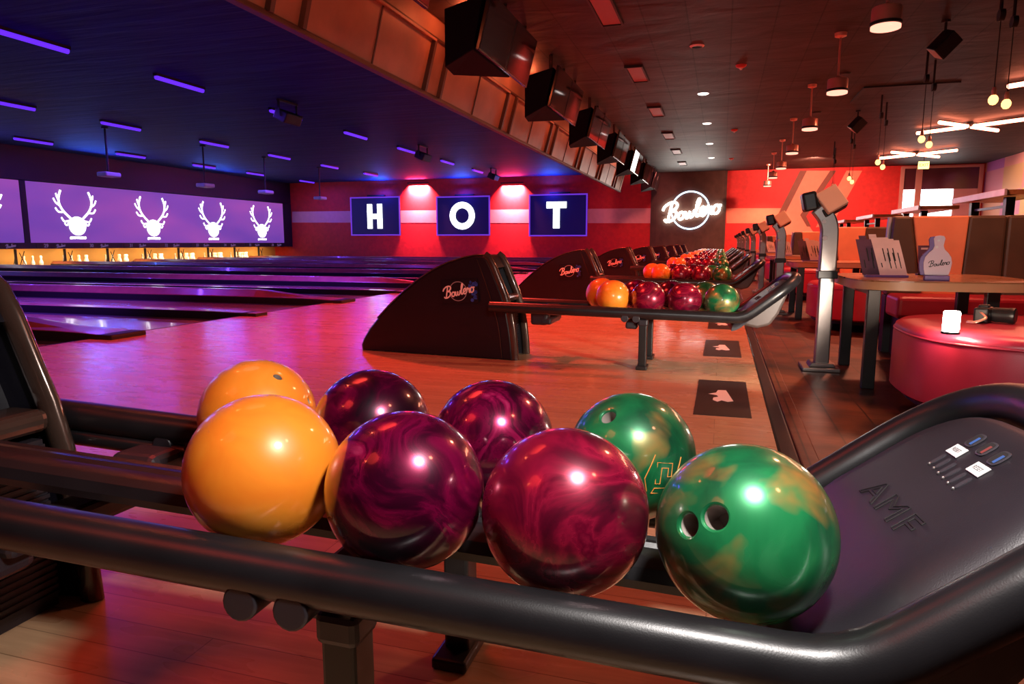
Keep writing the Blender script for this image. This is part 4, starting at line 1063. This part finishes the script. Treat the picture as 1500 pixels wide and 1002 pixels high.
# ------------------------------------------------------------------ lounge furniture
tb = None; ot = None; bo = None; mh = None
for k in range(0, 6):
    Y_ = PP * k
    # table
    lab = 'low wooden lounge table with tan edge on black legs, %s from the camera' % NAMES[k]
    if tb is None:
        tb = thing('lounge_table', lab, 'table', group='wooden lounge tables')
        out = superell(.46, .53, 4.5)
        bm = B(); prism(bm, [(x, y) for x, y in out], .592, .600); obj('tabletop', bm, M['tabletop'], tb)
        bm = B(); prism(bm, [(x * 1.002, y * 1.002) for x, y in out], .548, .592); obj('edge_band', bm, M['tableedge'], tb, smooth=40)
        for lx, ly in ((-.36, -.45), (-.36, .32), (.28, -.20), (.30, .36)):
            bm = B(); box(bm, (lx, ly, .274), (.065, .05, .548)); obj('leg', bm, M['black'], tb, bevel=.004)
        bm = B(); box(bm, (-.03, .0, .535), (.66, .06, .026)); box(bm, (-.36, -.06, .535), (.06, .80, .026)); obj('under_frame', bm, M['black'], tb); o = tb
    else: o = copy_tree(tb)
    o['label'] = lab; o.location = (1.163, 4.60 + Y_, 0)
    # ottoman
    lab = ('big round crimson vinyl ottoman with a camera lying on it' if k == 0 else 'big round crimson vinyl ottoman, %s from the camera' % NAMES[k])
    if ot is None:
        ot = thing('ottoman', lab, 'ottoman', group='round crimson ottomans')
        prof_ = [(.97, .10), (1.0, .115), (1.0, .37), (.993, .385), (.996, .392), (.985, .412), (.95, .428), (.86, .434), (0.0, .436)]
        bm = B(); rings = []
        for sc_, z in prof_:
            if sc_ == 0: rings.append([bm.verts.new((0, 0, z))]); continue
            rings.append([bm.verts.new((x * sc_, y * sc_, z)) for x, y in superell(.70, .60, 2.7, 56)])
        bm.faces.new(rings[0])
        for a, b in zip(rings, rings[1:]):
            for i in range(56):
                if len(b) == 1: bm.faces.new((a[i], a[(i + 1) % 56], b[0]))
                else: bm.faces.new((a[i], a[(i + 1) % 56], b[(i + 1) % 56], b[i]))
        obj('cushion', bm, M['maroon'], ot, smooth=45)
        bm = B(); sweep(bm, [(x * .994, y * .994, .388) for x, y in superell(.70, .60, 2.7, 56)], .006, 6, closed=True); obj('piping', bm, M['maroon'], ot, smooth=60)
        bm = B(); prism(bm, [(x * .93, y * .93) for x, y in superell(.70, .60, 2.7, 40)], .07, .10); obj('plinth', bm, M['dark'], ot)
        for lx, ly in ((-.52, -.22), (-.52, .22), (.5, -.22), (.5, .25)):
            bm = B(); box(bm, (lx, ly, .035), (.05, .05, .07)); obj('leg', bm, M['black'], ot, bevel=.004)
        o = ot
    else: o = copy_tree(ot)
    o['label'] = lab; o.location = (1.52, 3.60 + Y_, 0)
    # booth
    lab = 'booth bench with orange and dark brown backrest, %s from the camera' % NAMES[k]
    if bo is None:
        bo = thing('booth_bench', lab, 'booth', group='orange and brown booth benches')
        zt_ = .99
        XQ = lambda px, py: at(px, py, 1, 5.6)
        bl, br_, tl, tr = XQ(1345, 395).x, XQ(1408, 412).x, XQ(1337, 317).x, XQ(1421, 317).x
        x_l, x_r = XQ(1300, 400).x, XQ(1476, 330).x
        dxb = (bl - tl) / (.99 - .62) * .57; dxr = (tr - br_) / (.99 - .58) * .55
        bm = B(); prism(bm, [(x_l, .42), (tl + dxb * 1.0, .42), (tl, zt_), (XQ(1308, 318).x + .01, zt_)], 5.60, 5.74, lambda u, v, w: V((u, w, v))); obj('side_panel', bm, M['brown_v'], bo, bevel=.018)
        bm = B(); prism(bm, [(tl + dxb + .002, .42), (tr - dxr - .002, .42), (tr - .002, zt_), (tl + .002, zt_)], 5.595, 5.74, lambda u, v, w: V((u, w, v))); obj('centre_panel', bm, M['orange_v'], bo, bevel=.012)
        bm = B(); prism(bm, [(tr - dxr, .42), (x_r - .003, .42), (x_r - .003, zt_), (tr, zt_)], 5.60, 5.74, lambda u, v, w: V((u, w, v))); obj('side_panel', bm, M['brown_v'], bo, bevel=.018)
        bm = B(); prism(bm, [(x_r + .003, .42), (x_r + .9, .42), (x_r + .9, zt_), (x_r + .003, zt_)], 5.60, 5.74, lambda u, v, w: V((u, w, v))); obj('side_panel', bm, M['brown_v'], bo, bevel=.018)
        bm = B(); sweep(bm, [(x_l - .012, 5.67, .45), (XQ(1308, 318).x - .004, 5.67, .985)], .016, 8); obj('end_strip', bm, M['white_edge'], bo)
        bm = B(); box(bm, ((x_l + x_r + .9) / 2, 5.42, .36), (x_r + .9 - x_l, .36, .16)); obj('seat', bm, M['maroon'], bo, bevel=.03, seg=3)
        bm = B(); box(bm, ((x_l + x_r + .9) / 2, 5.48, .14), (x_r + .8 - x_l, .30, .28)); obj('base', bm, M['dark'], bo)
        bm = B(); box(bm, ((x_l + x_r + .9) / 2, 5.67, .21), (x_r + .9 - x_l, .12, .42)); obj('back_base', bm, M['dark'], bo); o = bo
    else: o = copy_tree(bo)
    o['label'] = lab; o.location = (0, Y_, 0)
# drink rail counters
ct = None
for k in range(0, 4):
    lab = 'high drink counter with pale edge on black posts, %s from the camera' % NAMES[k]
    if ct is None:
        ct = thing('drink_counter', lab, 'counter', group='high drink counters behind the booths')
        bm = B(); box(bm, (.28, 0, 1.36), (.55, 1.82, .055)); obj('counter_top', bm, M['tabletop'], ct)
        bm = B(); box(bm, (-.01, 0, 1.36), (.03, 1.85, .075)); obj('edge_strip', bm, M['white_edge'], ct, bevel=.004)
        for yy in (-.6, .55):
            bm = B(); box(bm, (.14, yy, .66), (.09, .09, 1.325)); obj('post', bm, M['black'], ct)
        bm = B(); box(bm, (.14, -.02, 1.22), (.03, 1.10, .03)); obj('stretcher', bm, M['black'], ct); o = ct
    else: o = copy_tree(ct)
    o['label'] = lab; o.location = (3.0, 9.95 + PP * .97 * k, 0)

# menu stands
def bend_card(bm, o, ex, ey, w, h, curl=.0, th=.0015):
    ex, ey = V(ex).normalized(), V(ey).normalized(); nz_ = ex.cross(ey); m_ = 6; rows = []
    for i in range(m_ + 1):
        f_ = i / m_; q = V(o) + ey * (h * f_) + nz_ * (curl * f_ * f_)
        rows.append([bm.verts.new(q + ex * (w * u - w / 2) + nz_ * d_) for u, d_ in ((0, 0), (1, 0), (1, th), (0, th))])
    for a, b in zip(rows, rows[1:]):
        for q in range(4): bm.faces.new((a[q], a[(q + 1) % 4], b[(q + 1) % 4], b[q]))
    bm.faces.new(rows[0][::-1]); bm.faces.new(rows[-1])
ZT = .600
for k in range(0, 4):
    lab = ('menu holder with dark and pink leaning menus beside the bowling pin plaque' if k == 0 else 'menu holder with leaning menus on the %s table' % NAMES[k])
    if mh is None:
        mh = thing('menu_holder', lab, 'menu holder', group='menu holders on the lounge tables')
        bm = B(); box(bm, (.0, .0, .008), (.24, .10, .016)); box(bm, (.0, .03, .05), (.22, .012, .09)); obj('holder', bm, M['violet_base'], mh, bevel=.003)
        specs = [(-.085, -.005, .25, 'paper_d', -.16), (-.055, .008, .245, 'paper_d', -.16), (-.02, .015, .235, 'paper_d', -.17), (.015, -.01, .265, 'paper', -.2), (.045, .0, .255, 'paper', -.2), (.075, .01, .245, 'paper', -.19)]
        for x, y, h, mm, ln in specs:
            bm = B(); bend_card(bm, (x, y, .015), (1, .12, 0), (ln * 1.2, .10, 1), .105, h, -.015)
            c_o = obj('menu_card', bm, M[mm], mh)
            bm = B()
            for q in range(3): 
                bend_card(bm, V((x - .025 + .025 * q + ln * 1.2 * .05 * (1 + q % 2), y - .0035 + .10 * .05, .06 + .05 * (q % 2))), (1, .12, 0), (ln * 1.2, .10, 1), .006, .07 + .02 * q, -.003, .001)
            obj('print_bar', bm, M['ink'], c_o)
        for x, h, mm in ((-.06, .275, 'paper_d'), (.0, .285, 'paper')):
            bm = B(); bend_card(bm, (x - .03, .02, .015), (1, .12, 0), (-.19, .1, 1), .045, h, -.015); obj('tab_card', bm, M[mm], mh)
        o = mh
    else: o = copy_tree(mh)
    o['label'] = lab; o.location = (.93 if k == 0 else .96, 4.52 + PP * k, ZT)
    o.scale = (.92, .92, .86)
# second holder standing farther back on the near table
dm = thing('drink_menu', 'dark upright drink menu behind the pink menus on the near table', 'menu', (1.235, 4.86, ZT))
bm = B(); bend_card(bm, (0, 0, .0), (1, .1, 0), (-.05, .06, 1), .11, .185, -.005, .003); obj('card', bm, M['paper_d'], dm)
bm = B(); box(bm, (0, -.008, .12), (.08, .003, .025)); box(bm, (-.005, -.005, .165), (.09, .003, .012)); obj('print_bar', bm, M['paper'], dm)
bm = B(); box(bm, (0, .01, .006), (.12, .06, .012)); obj('foot', bm, M['ink'], dm)

# pin-shaped plaque
p = at(1371, 411, 2, ZT)
pq = thing('table_plaque', 'pale bowling pin shaped plaque with script lettering on a violet base', 'table sign', p, (0, 0, radians(-8)))
hs = [(.0, .025), (.055, .03), (.062, .06), (.066, .095), (.060, .125), (.045, .148), (.028, .165), (.021, .185), (.024, .205), (.027, .222), (.020, .236), (.0, .240)]
pts_ = [(x, z) for x, z in hs] + [(-x, z) for x, z in hs[::-1][1:-1]]
bm = B(); prism(bm, pts_, -.006, .006, lambda u, v, w: V((u, w, v))); obj('pin_plate', bm, M['acryl'], pq, bevel=.002)
bm = B(); prism(bm, [(u * .95 - .022, v * .98) for u, v in pts_], .010, .03, lambda u, v, w: V((u, w, v))); obj('back_plate', bm, M['violet_base'], pq, bevel=.002)
bm = B(); box(bm, (0, .0, .014), (.115, .075, .028)); obj('base', bm, M['violet_base'], pq, bevel=.003)
bm = B(); script(bm, frame((.004, -.0068, .092), (1, 0, 0), (0, 0, 1)), .095, .0017, .3, n=5, sub=4); obj('script_lettering', bm, M['ink'], pq)
bm = B(); bar(bm, (-.004, -.006, .212), (-.004, -.010, .212), .006, 10); bar(bm, (-.010, -.006, .178), (-.010, -.010, .178), .007, 10); obj('rivet', bm, M['white'], pq)

# camera and glowing lamp on the near ottoman
OZ = .436
p = at(1440, 472, 2, OZ)
cm = thing('camera', 'black camera lying on the near ottoman', 'camera', p, (0, 0, radians(60)))
bm = B(); box(bm, (0, 0, .035), (.115, .06, .07)); box(bm, (.0, 0, .072), (.045, .045, .02)); obj('body', bm, M['black'], cm, bevel=.012, seg=3)
bm = B(); lathe(bm, [(0, 0), (.032, 0), (.034, .01), (.034, .06), (.036, .065), (.036, .085), (.030, .09), (0, .088)], 24, Matrix.Translation((.02, -.03, .036)) @ Euler((radians(90), 0, 0)).to_matrix().to_4x4()); obj('lens', bm, M['black'], cm, smooth=40)
bm = B(); sweep(bm, spline([(-.055, 0, .05), (-.10, -.03, .03), (-.13, .0, .012), (-.10, .04, .008)], 6), .007, 8, flat=.5); obj('strap', bm, M['copper'], cm, smooth=60)
p = at(1392, 489, 2, OZ)
lm = thing('torch_lamp', 'small blazing white lamp standing on the near ottoman rim', 'lamp', p)
bm = B(); lathe(bm, [(0, .010), (.026, .010), (.030, .02), (.030, .085), (.026, .092), (0, .094)], 24); obj('lamp_head', bm, M['torch'], lm, smooth=40)
bm = B(); lathe(bm, [(0, 0), (.034, 0), (.034, .010), (0, .010)], 24); obj('foot', bm, M['black'], lm)

# ------------------------------------------------------------------ lights
LK = 1.0
def light(kind, name, loc, col, power, size=.1, sy=None, to=None, angle=None, blend=.5, spread=None):
    l = bpy.data.lights.new(name, kind); l.color = col; l.energy = power * LK
    if kind == 'AREA':
        l.size = size
        if sy: l.shape = 'RECTANGLE'; l.size_y = sy
        else: l.shape = 'DISK'
        if spread: l.spread = radians(spread)
    else: l.shadow_soft_size = size
    if kind == 'SPOT': l.spot_size = radians(angle or 90); l.spot_blend = blend
    o = bpy.data.objects.new(name, l); COL.objects.link(o); o.location = loc
    if to is not None: o.rotation_euler = (V(to) - V(loc)).to_track_quat('-Z', 'Y').to_euler()
    return o
RED = (1, .30, .16); CRIM = (1, .055, .035)
light('SPOT', 'key_lamp', (.17, .47, 1.40), (1, .93, .89), 98, .07, to=(-.75, 1.8, .5), angle=150, blend=.5)
for i, pw in zip(range(-2, 7), (30, 260, 520, 520, 460, 420, 400, 400, 400)):
    y = 8.5 + 3.87 * i
    light('SPOT', 'pendant_beam', (1.655, y, ZC - .93), RED, pw, .12, to=(1.6, y, 0), angle=140, blend=.7)
for i, pw in zip(range(-2, 7), (110, 300, 980, 980, 850, 750, 700, 520, 400)):
    y = 6.3 + PP * i
    light('SPOT', 'approach_fill', (-2.45, y, 3.7), CRIM, pw, .12 if i > -1 else .6, to=(-3.0, y + .5, 0), angle=125, blend=.8)  # unseen red spots added to colour the approach floor
    light('POINT', 'soffit_glow', (-3.62, y - .35, 3.84), (1, .15, .05), 18, .05)
for x, y in ((6.35, 15.6), (6.2, 21.7), (6.4, 27.9)):
    light('AREA', 'cross_glow', (x, y, ZC - .2), (1, .32, .18), 260, 2.0, 2.0, to=(x, y, 0))
light('SPOT', 'back_wall_fill', (3.2, 28.5, ZC - .1), (1, .36, .24), 1500, .1, to=(3.2, YW, 2.0), angle=110, blend=.6)  # added spots brightening the back wall; no lamps stand there
light('SPOT', 'back_wall_fill', (-2.6, 28.8, ZC - .3), (1, .22, .18), 300, .1, to=(-3.6, YW, 1.6), angle=80, blend=.8)
for y in (7, 12, 17.5, 23): light('SPOT', 'lane_red_fill', (-4.75, y, 2.9), (1, .03, .10), 300, .1, to=(-8.5, y, 0), angle=84, blend=.8)  # added red spots below the soffit, without fixtures, reddening lanes and dividers
# light from the ultraviolet tubes, then added violet spots on the near lanes
for x, ys in ((-10.45, (8.6, 13.4, 18.6, 25)), (-15.7, (10, 16, 22, 28)), (-20.3, (18, 25, 31))):
    for y in ys: light('AREA', 'uv_glow', (x, y, ZC - .13), (.14, .05, 1), 62, .09, 1.3, to=(x, y, 0))
light('SPOT', 'lane_violet_fill', (-8.6, 5.6, ZC - .3), (.22, .05, 1), 2000, .1, to=(-9.1, 5.6, 0), angle=84, blend=.5)
light('SPOT', 'lane_violet_fill', (-8.6, 10.6, ZC - .3), (.26, .05, 1), 1300, .1, to=(-8.9, 10.6, 0), angle=92, blend=.5)
for y in (14, 20, 26): light('AREA', 'ceiling_blue_fill', (XM + .9, y, 3.35), (.05, .16, 1), 70, 2.5, .1, to=(XM + 3.5, y, ZC + .2))  # added blue areas above the fascia, no fixture there, tinting the ceiling
# pit lights
for n, y in numy.items(): light('AREA', 'pit_light', (XM - .22, y - .14, .60), (1, .66, .26), 52, .5, .9, to=(XM - .40, y - .14, 0))
# washers
for px in (612, 750):
    p = at(px, 268, 1, YW - .1)
    light('AREA', 'washer_down', (p.x, YW - .14, p.z - .05), (1, .17, .22), 1100, 1.0, .06, to=(p.x, YW + .18, p.z - 1.2), spread=100)
    light('AREA', 'washer_up', (p.x, YW - .25, p.z + .05), (1, .03, .12), 75, 1.0, .06, to=(p.x, YW - .8, ZC + .3))
for px in (549, 667, 795):
    p = at(px, 283, 1, YW - .2)
    light('AREA', 'panel_up', (p.x + .4, YW - .3, p.z + .12), (.02, .10, 1), 90, .6, .06, to=(p.x + .4, YW - 1.1, ZC + .2))
    light('AREA', 'panel_down', (p.x + .4, YW - .45, p.z + .1), (.05, .04, 1), 22, .6, .06, to=(p.x + .4, YW, p.z - .9))
# neon wash on the ceiling
light('AREA', 'neon_wash', (sc.x, YW - .35, sc.z + .1), (1, .93, .85), 60, 2.0, .7, to=(sc.x - .2, YW - 8, 3.6))
# torch on the ottoman
lp_ = lm.location
light('SPOT', 'torch_light', (lp_.x - .03, lp_.y + .05, OZ + .06), (1, .84, .70), 190, .03, to=(-.05, 4.5, .44), angle=58, blend=.7)
light('POINT', 'torch_spill', (lp_.x, lp_.y + .05, OZ + .075), (1, .66, .46), 6, .03)
# mural spots
for y in (24, 28): light('SPOT', 'mural_spot', (8.2, y, ZC - .1), (1, .66, .40), 230, .1, to=(XR, y + .5, 2.4), angle=100)
w = bpy.data.worlds.new('world'); S.world = w; w.use_nodes = True
w.node_tree.nodes['Background'].inputs['Color'].default_value = (.30, .06, .10, 1); w.node_tree.nodes['Background'].inputs['Strength'].default_value = .0

S.view_settings.view_transform = 'Standard'; S.view_settings.look = 'None'; S.view_settings.gamma = 1; S.view_settings.exposure = 0
S.view_settings.use_curve_mapping = False
S.cycles.max_bounces = 6; S.cycles.sample_clamp_indirect = 4
